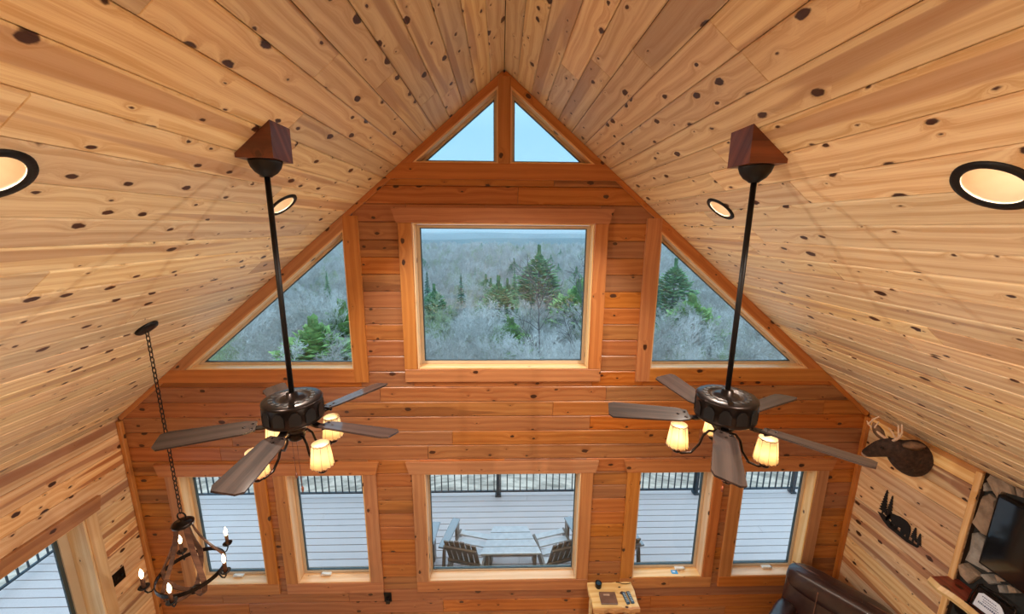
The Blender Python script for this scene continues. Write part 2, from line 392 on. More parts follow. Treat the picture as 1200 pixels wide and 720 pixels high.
# gable wall with its openings:  (x0,x1,z0,z1) clear openings
OPEN = {1: (-.825, .825, 3.05, 4.435), 4: (-3.28, -2.53, .605, 1.92), 5: (-2.215, -1.43, .605, 1.92), 6: (-.81, .81, .605, 1.92), 7: (1.425, 2.21, .605, 1.92), 8: (2.53, 3.315, .605, 1.92)}
cuts = [(x0-.05, x1+.05, z0-.05, z1+.05) for (x0, x1, z0, z1) in OPEN.values()]
cuts += [(-9, -1.38, 2.99, 9), (1.38, 9, 2.99, 9), (-9, 9, 4.88, 9)]
rng = random.Random(11)
courses = []; z = .0; CH = .158; zs = [2.07+CH*k for k in range(-13, 25)]
zs = [0.0]+[q_ for q_ in zs if .03 < q_ < AP]
wall_front_mb = MB(); blist = []
for z0, z1 in zip(zs[:-1], zs[1:]):
    act = [c for c in cuts if c[2] < z1-.001 and c[3] > z0+.001]
    lim = W if z0 < EAVE else rake(z0)
    xb = sorted(set([-lim, lim]+[max(-lim, min(lim, c[i])) for c in act for i in (0, 1)]))
    groups = []
    for xa, xc in zip(xb[:-1], xb[1:]):
        if xc-xa < .004: continue
        xm = (xa+xc)/2; cov = [c for c in act if c[0] < xm < c[1]]
        spans = [(z0, z1)]
        for c in cov:
            ns = []
            for (p, q_) in spans:
                if c[2] > p+.004: ns.append((p, min(q_, c[2])))
                if c[3] < q_-.004: ns.append((max(p, c[3]), q_))
            spans = [x for x in ns if x[1]-x[0] > .004]
        for sp_ in spans: groups.append((xa, xc, sp_[0], sp_[1]))
    # merge equal neighbours
    mg = []
    for g_ in groups:
        if mg and abs(mg[-1][1]-g_[0]) < .002 and mg[-1][2:] == g_[2:]: mg[-1] = (mg[-1][0], g_[1])+g_[2:]
        else: mg.append(g_)
    for (xa, xc, p, q_) in mg:
        for (u0, u1) in runs(xa, xc, 1.2, 3.0, rng): blist.append((u0, u1, p, q_))
        l0, r0 = xa, xc; l1 = max(xa, -rake(q_)) if q_ > EAVE else xa; r1_ = min(xc, rake(q_)) if q_ > EAVE else xc
        if r1_ <= l1: r1_ = l1+.001
        wall_front_mb.prism([(l0, p), (r0, p), (r1_, q_), (l1, q_)], .17, 'y', D+.022)
wall_front = wall_front_mb.build('wall_front', M['plaster'])
tag(wall_front, 'stained pine plank gable wall around the windows, orange deepened for its backlit shade', 'wall', kind='structure')
for (u0, u1, p, q_) in blist:
    l1 = max(u0, -rake(q_)) if q_ > EAVE else u0; r1_ = min(u1, rake(q_)) if q_ > EAVE else u1
    l0 = max(u0, -rake(p)) if p > EAVE else u0; r0 = min(u1, rake(p)) if p > EAVE else u1
    if r1_ <= l1+.002 or r0 <= l0+.002: continue
    put_board('wall_board', M['gable'], wall_front, (1, 0, 0), (0, 0, 1), (0, -1, 0), (0, D, 0), l0, r0, p, q_, l1, r1_, T=.022, b=.007, gap=.0014)
# side walls: planks along y; left wall has the patio door, right wall stops at the stone chimney
DOOR = (.2, 3.12, 0, 1.82); STONE_Y = 2.62
rng = random.Random(5)
def side_wall(name, s, label, cut):
    mb = MB(); pl = []
    zz = [EAVE-.1585*k for k in range(0, 17)]; zz = [max(0, q_) for q_ in zz]
    for z1, z0 in zip(zz[:-1], zz[1:]):
        if z1-z0 < .01: continue
        segs = [(BACK, D, z0, z1)]
        c = cut
        ns = []
        for (a, b, p, q_) in segs:
            if c[2] < q_-.002 and c[3] > p+.002:
                if a < c[0]: ns.append((a, c[0], p, q_))
                if b > c[1]: ns.append((c[1], b, p, q_))
                if c[3] < q_-.004: ns.append((max(a, c[0]), min(b, c[1]), c[3], q_))
            else: ns.append((a, b, p, q_))
        for (a, b, p, q_) in ns:
            x0, x1 = sorted((s*(W+.022), s*(W+.19)))
            mb.box(x0, x1, a, b+(.19 if abs(b-D) < .01 else 0), p, q_)
            for (u0, u1) in runs(a, b, 1.3, 3.2, rng): pl.append((u0, u1, p, q_))
    o = mb.build(name, M['plaster']); tag(o, label, 'wall', kind='structure')
    X = Vector((0, -s, 0)); X = Vector((0, 1, 0)) if s < 0 else Vector((0, -1, 0)); Z = Vector((-s, 0, 0)); Y = Z.cross(X)
    for (u0, u1, p, q_) in pl:
        a, b = (u0, u1) if X.y > 0 else (-u1, -u0)
        c_, d_ = (p, q_) if Y.z > 0 else (-q_, -p)
        put_board('wall_board', M['wall'], o, X, Y, Z, (s*W, 0, 0), a, b, c_, d_, T=.022, b=.0055, gap=.0013)
    return o
wall_left = side_wall('wall_left', -1, 'pine plank side wall with the glass patio door', (DOOR[0]-.04, DOOR[1]+.04, -1, DOOR[3]+.04))
wall_right = side_wall('wall_right', 1, 'pine plank side wall with the deer head', (.4, STONE_Y+.01, -1, 9))
mb = MB(); mb.prism([(-W-.19, 0), (W+.19, 0), (W+.19, EAVE), (0, AP+.1), (-W-.19, EAVE)], .15, 'y', BACK-.15)
tag(mb.build('wall_back', M['wall']), 'plain pine back wall of the loft behind the camera', 'wall', kind='structure')
tag(MB().box(-W-.19, W+.19, BACK, D+.19, -.15, 0).build('floor', M['floor']), 'oak floor of the great room', 'floor', kind='structure')
tag(MB().box(-W, W, BACK, -.45, 2.55, 2.75).build('floor_loft', M['floor']), 'loft floor under the camera', 'floor', kind='structure')

def grain_box(name, x0, x1, y0, y1, z0, z1, mat, parent, b=.004, ends=0):
    """trim board whose local X runs along its length so that the grain follows it; ends = slanted ends for headers"""
    dims = {'x': x1-x0, 'y': y1-y0, 'z': z1-z0}; L = max(dims, key=dims.get)
    c = Vector(((x0+x1)/2, (y0+y1)/2, (z0+z1)/2))
    ax = {'x': Vector((1, 0, 0)), 'y': Vector((0, 1, 0)), 'z': Vector((0, 0, 1))}
    rest = [k for k in 'xyz' if k != L]; Th = min(rest, key=lambda k: dims[k]); Wd = [k for k in rest if k != Th][0]
    X, Z = ax[L], ax[Th]; Y = Z.cross(X)
    if Y.dot(ax[Wd]) < 0: Z = -Z; Y = Z.cross(X)
    hl, hw, ht = dims[L]/2, dims[Wd]/2, dims[Th]/2
    mb = MB()
    if ends:
        mb.prism([(-hl+ends, -hw), (hl-ends, -hw), (hl, hw), (-hl, hw)], 2*ht, 'z', -ht)
    else: mb.bevbox(-hl, hl, -hw, hw, -ht, ht, min(b, ht*.6))
    return link(name, mb.mesh(name), mat, parent, frame(X, Y, Z, c))
# trims ------------------------------------------------------------
trim_n = [0]
def trim(mb, label, mat=None):
    trim_n[0] += 1
    return tag(mb.build('trim_%d' % trim_n[0], mat or M['trim']), label, 'trim', kind='structure')
for s, side in ((-1, 'left'), (1, 'right')):
    x0, x1 = sorted((s*W, s*(W-.045)))
    trim_n[0] += 1
    tag(grain_box('trim_%d' % trim_n[0], x0, x1, D-.04, D-.0005, 0, EAVE-.03, M['trim'], None, b=.006), 'corner strip where the gable meets the %s wall' % side, 'trim', kind='structure')
    # rake strip under the ceiling
    pts = [(s*(W-.01), EAVE), (s*.02, AP-.02), (s*.02, AP-.02-.058), (s*(W-.01), EAVE-.058+.0)]
    if s > 0: pts = pts[::-1]
    L_ = math.hypot(W-.03, AP-.02-EAVE); X = Vector((s*math.cos(ANG), 0, -math.sin(ANG))); Z = Vector((0, -1, 0)); Y = Z.cross(X)
    trim_n[0] += 1; sh_ = 1 if Y.z > 0 else -1
    tag(link('trim_%d' % trim_n[0], MB().bevbox(-L_/2, L_/2, -.022, .022, -.011, .011, .004).mesh('trim'), M['trim'], None, frame(X, Y, Z, Vector((s*W/2, D-.0115, (AP+EAVE)/2))-Y*sh_*.0225)), 'thin rake strip along the %s ceiling edge' % side, 'trim', kind='structure')

# windows ------------------------------------------------------------
YC0, YC1 = D-.026, D     # casing front / back
def rect_window(n, label, x0, x1, z0, z1, header=None, lcase=True, rcase=True, cw=.125, crank=None, dark=True, rcw=None, sashw=.045):
    w_ = empty('window_%d' % n, ((x0+x1)/2, D, z0)); tag(w_, label, 'window', kind='structure')
    o = Vector(((x0+x1)/2, D, z0))
    def gb(name, a, b, c, d, e, f, m, **k): 
        return grain_box(name, a-o.x, b-o.x, c-o.y, d-o.y, e-o.z, f-o.z, m, w_, **k)
    lw = cw; rw = rcw or cw
    gb('casing', x0-lw, x0, YC0, YC1, z0, z1, M['trim'])
    gb('casing', x1, x1+rw, YC0, YC1, z0, z1, M['trim'])
    gb('casing', x0-lw, x1+rw, YC0, YC1, z0-.13, z0, M['trim'])
    if header: gb('casing', header[0], header[1], YC0-.004, YC1, z1, z1+.132, M['trim'], ends=header[2])
    # jamb boards
    yj0, yj1 = D-.02, D+.15
    gb('jamb', x0, x0+.014, yj0, yj1, z0, z1, M['trimpale']); gb('jamb', x1-.014, x1, yj0, yj1, z0, z1, M['trimpale'])
    gb('jamb', x0+.014, x1-.014, yj0, yj1, z1-.014, z1, M['trimpale']); gb('sill', x0+.014, x1-.014, yj0, yj1, z0, z0+.014, M['trimpale'])
    # sash
    a, b, c, d = x0+.016, x1-.016, z0+.016, z1-.016; t = sashw-.016
    mb = MB(); y0, y1 = D+.095, D+.14
    for q_ in ((a, a+t, c, d), (b-t, b, c, d), (a+t, b-t, c, c+t), (a+t, b-t, d-t, d)):
        mb.box(q_[0]-o.x, q_[1]-o.x, y0-o.y, y1-o.y, q_[2]-o.z, q_[3]-o.z)
    sash = mb.build('sash', M['sash'], w_)
    g = .008; mb = MB(); a, b, c, d = a+t, b-t, c+t, d-t
    for q_ in ((a, a+g, c, d), (b-g, b, c, d), (a+g, b-g, c, c+g), (a+g, b-g, d-g, d)):
        mb.box(q_[0]-o.x, q_[1]-o.x, D+.105-o.y, D+.13-o.y, q_[2]-o.z, q_[3]-o.z)
    mb.build('gasket', M['sashdark'], sash)
    MB().box(a+g-o.x, b-g-o.x, D+.115-o.y, D+.121-o.y, c+g-o.z, d-g-o.z).build('pane', M['glass'], w_)
    if crank is not None:
        cx = crank-o.x; mb = MB(); yy = D+.055-o.y
        mb.bevbox(cx-.055, cx+.055, yy, yy+.045, .014, .034, .006)
        mb.tube([(cx-.045, yy+.01, .040), (cx+.01, yy-.004, .043), (cx+.05, yy+.004, .036)], [.008, .007, .009], 8)
        mb.build('crank_handle', M['handle'], w_)
    return w_
rect_window(1, 'large upper picture window looking over the forest', *OPEN[1], header=(-1.005, .995, .042))
rect_window(4, 'leftmost tall lower casement window beside the chandelier', *OPEN[4], cw=.125, crank=-2.9, rcw=.115)
rect_window(5, 'tall lower casement window left of the central lower window', *OPEN[5], cw=.12, rcw=.13, crank=-1.95)
rect_window(6, 'wide lower central window showing the deck table', *OPEN[6], header=(-.99, .985, .03), sashw=.03)
rect_window(7, 'tall lower casement window right of the central lower window', *OPEN[7], cw=.13, rcw=.11, crank=2.0)
rect_window(8, 'rightmost tall lower casement window beside the armchair', *OPEN[8], cw=.13, rcw=.12, crank=3.0)
def header_trim(x0, x1, z0, z1, e, label):
    trim_n[0] += 1
    o = grain_box('trim_%d' % trim_n[0], x0, x1, YC0-.004, YC1, z0, z1, M['trim'], None, ends=e); tag(o, label, 'trim', kind='structure')
header_trim(-3.49, -1.265, 1.92, 2.052, .035, 'shared head casing over the two left lower windows')
header_trim(1.25, 3.49, 1.92, 2.052, .035, 'shared head casing over the two right lower windows')

def tri_window(n, label, s, xv, zb, tip, cas_v=None, rake_w=None, postonly=False):
    """right triangle opening: vertical side at xv, base at zb, tip at x=tip; s = side sign"""
    w_ = empty('window_%d' % n, (s*(xv+tip)/2, D, zb)); tag(w_, label, 'window', kind='structure'); o = Vector((s*(xv+tip)/2, D, zb))
    ztop = zb+(tip-xv)*SL
    def pr(name, pts, y0, y1, mat, parent=w_, grain=None):
        P = [Vector((s*p[0]-o.x, p[1]-o.z)) for p in pts]
        ar = sum(P[i].x*P[(i+1) % len(P)].y-P[(i+1) % len(P)].x*P[i].y for i in range(len(P)))
        if ar < 0: P = P[::-1]
        if grain is None: return MB().prism([tuple(p) for p in P], y1-y0, 'y', y0-o.y).build(name, mat, parent)
        gd = Vector((s*grain[0], grain[1])).normalized(); X = Vector((gd.x, 0, gd.y)); Z = Vector((0, -1, 0)); Y = Z.cross(X)
        cx = sum((p for p in P), Vector((0, 0)))/len(P); Y2 = Vector((Y.x, Y.z))
        L = [((p-cx).dot(gd), (p-cx).dot(Y2)) for p in P]
        ar = sum(L[i][0]*L[(i+1) % len(L)][1]-L[(i+1) % len(L)][0]*L[i][1] for i in range(len(L)))
        if ar < 0: L = L[::-1]
        me = MB().prism(L, y1-y0, 'z', -(y1-y0)/2).mesh(name)
        return link(name, me, mat, parent, frame(X, Y, Z, (cx.x, (y0+y1)/2-o.y, cx.y)))
    rk = lambda z_: (AP-z_)/SL
    # rake casing
    pr('casing', [(tip, zb), (rk(zb)-.004, zb), (xv-.0, AP-SL*(xv)-.004), (xv-.0, ztop)], YC0-.004, YC1, M['trim'], grain=(-1, SL))
    if cas_v: pr('casing', [(xv-cas_v, zb-.13), (xv, zb-.13), (xv, AP-SL*xv-.004), (xv-cas_v, AP-SL*(xv)-.004)], YC0, YC1, M['trim'], grain=(0, 1))
    if not postonly: pr('casing', [(xv, zb-.13), (rk(zb-.13)-.004, zb-.13), (rk(zb)-.004, zb), (xv, zb)], YC0, YC1, M['trim'], grain=(1, 0))
    def ring(d0, d1, y0, y1, names, mats):
        # three strips between inset d0 and d1
        def tri(d):
            k = math.hypot(1, SL)
            x0 = xv+d; z0 = zb+d; xt = tip-d*(k/SL)-d/SL*1.0
            return (x0, z0), (xt, z0), (x0, z0+(xt-x0)*SL)
        A, B = tri(d0), tri(d1)
        for i, nm, mt, gr in ((0, names[0], mats[0], (1, 0)), (1, names[1], mats[1], (-1, SL)), (2, names[2], mats[2], (0, 1))):
            j = (i+1) % 3
            pr(nm, [A[i], A[j], B[j], B[i]], y0, y1, mt, grain=gr)
        return B
    ring(0, .012, D-.02, D+.15, ('sill', 'jamb', 'jamb'), (M['trimpale'],)*3)
    ring(.013, .034, D+.095, D+.14, ('sash', 'sash', 'sash'), (M['sash'],)*3)
    B = ring(.034, .040, D+.105, D+.13, ('gasket',)*3, (M['sashdark'],)*3)
    pr('pane', B, D+.115, D+.121, M['glass'])
    return w_
tri_window(2, 'left sloped triangular window beside the picture window', -1, 1.435, 3.05, 3.02, cas_v=.132)
tri_window(3, 'right sloped triangular window beside the picture window', 1, 1.435, 3.05, 3.02, cas_v=.135)
tri_window(9, 'left half of the small peak window under the ridge', -1, .054, 4.945, .797, postonly=True)
tri_window(10, 'right half of the small peak window under the ridge', 1, .054, 4.945, .797, postonly=True)
trim_n[0] += 1
tag(grain_box('trim_%d' % trim_n[0], -.0535, .0535, YC0-.006, D+.15, 4.945, AP-.055, M['trim'], None), 'upright mullion post splitting the peak window', 'trim', kind='structure')
trim_n[0] += 1
mb = MB(); mb.prism([(-rake(4.81)+.004, -.0675), (rake(4.81)-.004, -.0675), (rake(4.945)-.004, .0675), (-rake(4.945)+.004, .0675)], .026, 'z', -.013)
o = link('trim_%d' % trim_n[0], mb.mesh('trim'), M['trim'], None, frame((1, 0, 0), (0, 0, 1), (0, -1, 0), (0, D-.013, 4.8775))); tag(o, 'wide bottom casing under the peak window', 'trim', kind='structure')

# patio door on the left wall -----------------------------------------
dr = empty('door_1', (-W, DOOR[1], 0)); tag(dr, 'glass patio door to the side deck with pine casing', 'door', kind='structure')
def dgb(name, x0, x1, y0, y1, z0, z1, m, **k): return grain_box(name, x0+W, x1+W, y0-DOOR[1], y1-DOOR[1], z0, z1, m, dr, **k)
dgb('casing', -W, -W+.028, DOOR[1], DOOR[1]+.10, 0, DOOR[3], M['trimpale'])
dgb('casing', -W, -W+.028, DOOR[0]-.1, DOOR[0], 0, DOOR[3], M['trimpale'])
dgb('casing', -W, -W+.034, DOOR[0]-.16, DOOR[1]+.155, DOOR[3], DOOR[3]+.125, M['trim'], ends=.03)
for y0, y1 in ((DOOR[1]-.016, DOOR[1]), (DOOR[0], DOOR[0]+.016)): dgb('jamb', -W-.24, -W+.02, y0, y1, 0, DOOR[3], M['trimpale'])
dgb('jamb', -W-.24, -W+.02, DOOR[0], DOOR[1], DOOR[3]-.016, DOOR[3], M['trimpale'])
mid = (DOOR[0]+DOOR[1])/2
for (a, b, dx) in ((mid-.04, DOOR[1]-.018, 0), (DOOR[0]+.018, mid+.04, .045)):
    p = MB(); x0, x1 = -.185+dx, -.145+dx; t = .07; A, B = a-DOOR[1], b-DOOR[1]; H_ = DOOR[3]-.018
    p.box(x0, x1, A, A+t, .02, H_); p.box(x0, x1, B-t, B, .02, H_); p.box(x0, x1, A+t, B-t, .02, .02+.16); p.box(x0, x1, A+t, B-t, H_-t, H_)
    sl = p.build('sliding_panel', M['sash'], dr)
    MB().box(x0+.012, x1-.012, A+t, A+t+.012, .18, H_-t).box(x0+.012, x1-.012, B-t-.03, B-t, .18, H_-t).build('gasket', M['sashdark'], sl)
    MB().box(x0+.016, x1-.016, A+t+.012, B-t-.03, .18, H_-t).build('pane', M['glass'], sl)

# ------------------------------------------------------------------ stone chimney breast, mantel, television
def strip(o_): return o_
chim = MB().box(W+.055, W+.25, .38, STONE_Y+.02, 0, EAVE).build('wall_chimney', M['mortar'])
tag(chim, 'dark mortared fieldstone chimney breast in the side wall', 'wall', kind='structure')
trim_n[0] += 1
tag(grain_box('trim_%d' % trim_n[0], W-.014, W+.004, STONE_Y+.004, STONE_Y+.046, 0, EAVE-.02, M['trimpale'], None), 'upright pine strip between plank wall and stone chimney', 'trim', kind='structure')
rng = random.Random(21)
def stone(poly, mat, depth=.055):
    # poly in (y,z); domed irregular face towards -x
    n = len(poly); cy = sum(p[0] for p in poly)/n; cz = sum(p[1] for p in poly)/n
    V = []; dep = depth*rng.uniform(.75, 1.15)
    for (f, d) in ((1, 0), (1, -dep*.6), (.88, -dep*.92), (.5, -dep)):
        for p in poly:
            V.append((d+(rng.uniform(-.006, .006) if d else 0), (p[0]-cy)*f, (p[1]-cz)*f))
    V.append((-dep*1.02, 0, 0)); F = []
    for k in range(3):
        for i in range(n):
            j = (i+1) % n; F.append((k*n+i, k*n+j, (k+1)*n+j, (k+1)*n+i))
    for i in range(n): F.append((3*n+i, 3*n+(i+1) % n, 4*n))
    F.append(tuple(range(n))[::-1])
    me = bpy.data.meshes.new('stone'); me.from_pydata(V, [], F); me.update()
    return link('stone', me, mat, chim, Matrix.Translation((W+.058, cy, cz)))
STONES = [[(2.62, 2.499), (2.607, 2.549), (2.573, 2.548), (2.512, 2.559), (2.477, 2.537), (2.444, 2.482), (2.51, 2.464), (2.515, 2.379), (2.565, 2.422)], [(2.625, 2.45), (2.617, 2.468), (2.58, 2.42), (2.611, 2.39)], [(2.621, 2.338), (2.588, 2.388), (2.538, 2.377), (2.494, 2.205), (2.501, 2.114), (2.526, 2.058), (2.562, 2.052), (2.633, 2.086), (2.62, 2.149), (2.616, 2.222)], [(2.616, 2.004), (2.59, 2.035), (2.535, 2.015), (2.505, 1.956), (2.492, 1.864), (2.436, 1.825), (2.464, 1.787), (2.611, 1.756), (2.606, 1.861)], [(2.638, 1.692), (2.606, 1.733), (2.526, 1.724), (2.504, 1.711), (2.55, 1.589), (2.608, 1.611)], [(2.518, 2.061), (2.499, 2.108), (2.489, 2.023), (2.509, 2.004)], [(2.448, 2.553), (2.4, 2.57), (2.386, 2.503), (2.421, 2.492)], [(2.488, 1.973), (2.48, 2.015), (2.461, 1.878), (2.483, 1.891)], [(2.427, 1.809), (2.39, 1.829), (2.353, 1.817), (2.391, 1.777)], [(2.497, 1.736), (2.45, 1.788), (2.397, 1.753), (2.425, 1.714)], [(2.344, 1.801), (2.3, 1.824), (2.274, 1.802), (2.313, 1.758)], [(2.386, 1.756), (2.352, 1.784), (2.327, 1.743), (2.354, 1.713)]]
for i, pl in enumerate(STONES): stone(pl, M['stone' if i % 2 else 'stone2'])
def blob(cy, cz, ry, rz_, n=8):
    return [(cy+ry*math.cos(2*math.pi*i/n+.3)*rng.uniform(.8, 1.1), cz+rz_*math.sin(2*math.pi*i/n+.3)*rng.uniform(.8, 1.1)) for i in range(n)]
zc = .12
while zc < EAVE-.05:
    yc = .5+rng.uniform(0, .12)
    while yc < STONE_Y-.08:
        if not (yc > 2.16 and zc > 1.5): stone(blob(yc, zc, .105, .088), M[rng.choice(['stone', 'stone2'])])
        yc += .235
    zc += .2
tv = empty('television', (W-.075, 1.85, 1.89)); tag(tv, 'flat black television mounted on the stone chimney', 'television')
MB().bevbox(-.02, .03, -.62, .605, 0, .60, .006).build('casing', M['black'], tv)
MB().box(-.0235, -.0205, -.605, .59, .018, .585).build('screen', M['screen'], tv)
MB().box(.03, .05, -.15, .15, .2, .4).build('wall_bracket', M['black'], tv)
mt = empty('mantel_shelf', (W-.06, 1.6, 1.47)); tag(mt, 'live edge cedar mantel slab below the television', 'mantel')
rng = random.Random(4)
ys = [-1.1+2.16*i/26 for i in range(27)]; fr_ = [-.10+.022*math.sin(5*y)+.012*math.sin(17*y)+rng.uniform(-.006, .006) for y in ys]
V = []; F = []
for y, f_ in zip(ys, fr_): V += [(f_+.022, y, .08), (.10, y, .08), (.10, y, 0), (f_+.03, y, 0)]
for i in range(26):
    for k in range(4): F.append((4*i+k, 4*i+(k+1) % 4, 4*i+4+(k+1) % 4, 4*i+4+k))
F += [(0, 1, 2, 3)[::-1], tuple(104+k for k in range(4))]
def turn(me_V, me_F, name, mat, parent):
    # local X along the slab
    me = bpy.data.meshes.new(name); me.from_pydata([(v[1], -v[0], v[2]) for v in me_V], [], me_F); me.update()
    return link(name, me, mat, parent, frame((0, 1, 0), (-1, 0, 0), (0, 0, 1), (0, 0, 0)))
turn(V, F, 'slab', M['redslab'], mt)
V = []; F = []
for y, f_ in zip(ys, fr_): V += [(f_, y, .045), (f_+.024, y, .081), (f_+.034, y, .0), (f_+.012, y, .012)]
for i in range(26):
    for k in range(4): F.append((4*i+k, 4*i+(k+1) % 4, 4*i+4+(k+1) % 4, 4*i+4+k))
F += [(0, 1, 2, 3)[::-1], tuple(104+k for k in range(4))]
turn(V, F, 'live_edge', M['slab'], mt)
for y in (-.8, .92): MB().prism([(.0, -.12), (.1, -.12), (.1, 0), (-.04, 0)], .06, 'y', y-.05).build('corbel', M['black'], mt)
sg = empty('card_holder', (W-.105, 2.315, 1.552), R(4)); tag(sg, 'rustic metal holder with a white printed card on the mantel', 'sign')
Msg = Matrix.Rotation(R(14), 4, 'Y')
mb = MB(); mb.bevbox(-.012, .012, -.105, .105, 0, .16, .004).xform(Msg); mb.build('back_panel', M['bronze'], sg)
mb = MB(); mb.prism([(-.075, .012), (.085, .012), (.085, .115), (.062, .135), (-.03, .135), (-.045, .125), (-.075, .09)], .003, 'x', -.0155).xform(Msg); card = mb.build('card', M['paper'], sg)
mb = MB()
for zz, y0, y1, h in ((.108, -.02, .055, .007), (.09, -.035, .05, .006), (.074, -.045, .05, .006), (.05, -.055, .068, .014)):
    y = y0
    while y < y1:
        ww = rng.uniform(.005, .009); mb.box(-.0168, -.0156, y, y+ww, zz, zz+h*rng.uniform(.75, 1)); y += ww+.0035
mb.xform(Msg); mb.build('printed_lines', M['ink'], card)
mb = MB()
for y in (-.108, .108): mb.tube([(-.02, y, 0), (0, y*1.04, .08), (.03, y*.98, .17), (.035, y*.8, .185)], .007, 7)
mb.tube([(.03, .1, .175), (.04, 0, .19), (.03, -.1, .175)], .006, 7); mb.tube([(-.03, -.12, .004), (-.03, .12, .004)], .006, 7)
mb.build('twig_frame', M['bronze'], sg)

# ------------------------------------------------------------------ deer head
dh = empty('deer_head_mount', (W, 3.09, 2.37)); tag(dh, 'stuffed deer head mount with antlers on the side wall', 'taxidermy')
O = Vector((W, 3.09, 2.37))
def loft(rings, n=16):
    """rings: (center, radius_a, radius_b, up) swept; returns MB"""
    mb = MB(); V = []; F = []; m = len(rings)
    for i, (c, ra, rb) in enumerate(rings):
        c = Vector(c); t = (Vector(rings[min(i+1, m-1)][0])-Vector(rings[max(i-1, 0)][0])).normalized()
        s_ = t.cross(Vector((0, 0, 1))).normalized(); u = s_.cross(t)
        for k in range(n):
            a = 2*math.pi*k/n; V.append(c+s_*math.cos(a)*ra+u*math.sin(a)*rb)
    for i in range(m-1):
        for k in range(n): F.append((i*n+k, i*n+(k+1) % n, (i+1)*n+(k+1) % n, (i+1)*n+k))
    F += [tuple(range(n))[::-1], tuple((m-1)*n+k for k in range(n))]
    mb.add(V, F, True); return mb
rel = lambda x, y, z: Vector((x, y, z))-O
spine = [(rel(3.757, 3.09, 2.365), .135, .165), (rel(3.72, 3.09, 2.372), .15, .178), (rel(3.64, 3.075, 2.40), .125, .155), (rel(3.56, 3.055, 2.445), .108, .128), (rel(3.50, 3.045, 2.485), .092, .104),
         (rel(3.462, 3.06, 2.50), .084, .092), (rel(3.437, 3.098, 2.478), .078, .082), (rel(3.418, 3.145, 2.425), .058, .064), (rel(3.405, 3.19, 2.375), .041, .046), (rel(3.398, 3.222, 2.343), .032, .035), (rel(3.396, 3.234, 2.332), .017, .018)]
body = loft(spine).build('head_and_neck', M['fur'], dh)
sb = body.modifiers.new('sub', 'SUBSURF'); sb.levels = 1; sb.render_levels = 1
loft([(rel(3.405, 3.19, 2.366), .033, .033), (rel(3.398, 3.222, 2.337), .0295, .029), (rel(3.3955, 3.236, 2.326), .019, .018)]).build('muzzle', M['furpale'], dh)
loft([(rel(3.398, 3.222, 2.352), .016, .014), (rel(3.394, 3.236, 2.338), .017, .014), (rel(3.392, 3.243, 2.331), .009, .008)]).build('nose', M['nose'], dh)
for p in ((3.366, 3.055, 2.50), (3.485, 3.15, 2.505)):
    MB().lathe([(.001, -.012), (.009, -.008), (.012, 0), (.009, .008), (.001, .012)], 12, rel(*p)).build('eye', M['nose'], dh)
def ear(base, tip, wdir, wid, name='ear', mat='furear'):
    base, tip = rel(*base), rel(*tip); ax = tip-base; wd = (Vector(wdir)-ax.normalized()*Vector(wdir).dot(ax.normalized())).normalized(); nn = ax.normalized().cross(wd)
    V = []; F = []; prof = [(0, .35), (.2, .8), (.45, 1), (.7, .8), (.9, .4), (1, .06)]
    for t, wv in prof:
        c = base+ax*t
        V += [c+wd*wid*wv, c+nn*wid*.45*wv, c-wd*wid*wv, c+nn*wid*.12*wv]
    for i in range(len(prof)-1):
        for k in range(4): F.append((4*i+k, 4*i+(k+1) % 4, 4*i+4+(k+1) % 4, 4*i+4+k))
    F += [(3, 2, 1, 0), tuple(4*(len(prof)-1)+k for k in range(4))]
    MB().add(V, F, True).build(name, M[mat], dh)
ear((3.43, 3.12, 2.545), (3.385, 3.195, 2.675), (.65, -.75, .1), .04)
ear((3.475, 2.99, 2.56), (3.56, 2.885, 2.615), (-.3, .1, .9), .046)
def antler(pts, tines):
    mb = MB(); mb.tube([rel(*p) for p in pts], [.014-.009*i/(len(pts)-1) for i in range(len(pts))], 8)
    for t in tines: mb.tube([rel(*p) for p in t], [.0095-.006*i/(len(t)-1) for i in range(len(t))], 7)
    mb.build('antler', M['antler'], dh)
antler([(3.455, 3.06, 2.56), (3.45, 3.025, 2.605), (3.44, 2.995, 2.645), (3.425, 2.975, 2.70), (3.42, 2.985, 2.765)], [[(3.443, 3.005, 2.635), (3.44, 3.02, 2.69), (3.44, 3.03, 2.735)], [(3.45, 3.03, 2.60), (3.44, 3.06, 2.64), (3.43, 3.095, 2.675)]])
antler([(3.45, 3.105, 2.555), (3.42, 3.15, 2.585), (3.40, 3.20, 2.615), (3.385, 3.235, 2.635), (3.385, 3.20, 2.70), (3.385, 3.15, 2.755)], [[(3.40, 3.19, 2.61), (3.395, 3.17, 2.66), (3.395, 3.155, 2.70)], [(3.388, 3.23, 2.632), (3.38, 3.25, 2.66)]])

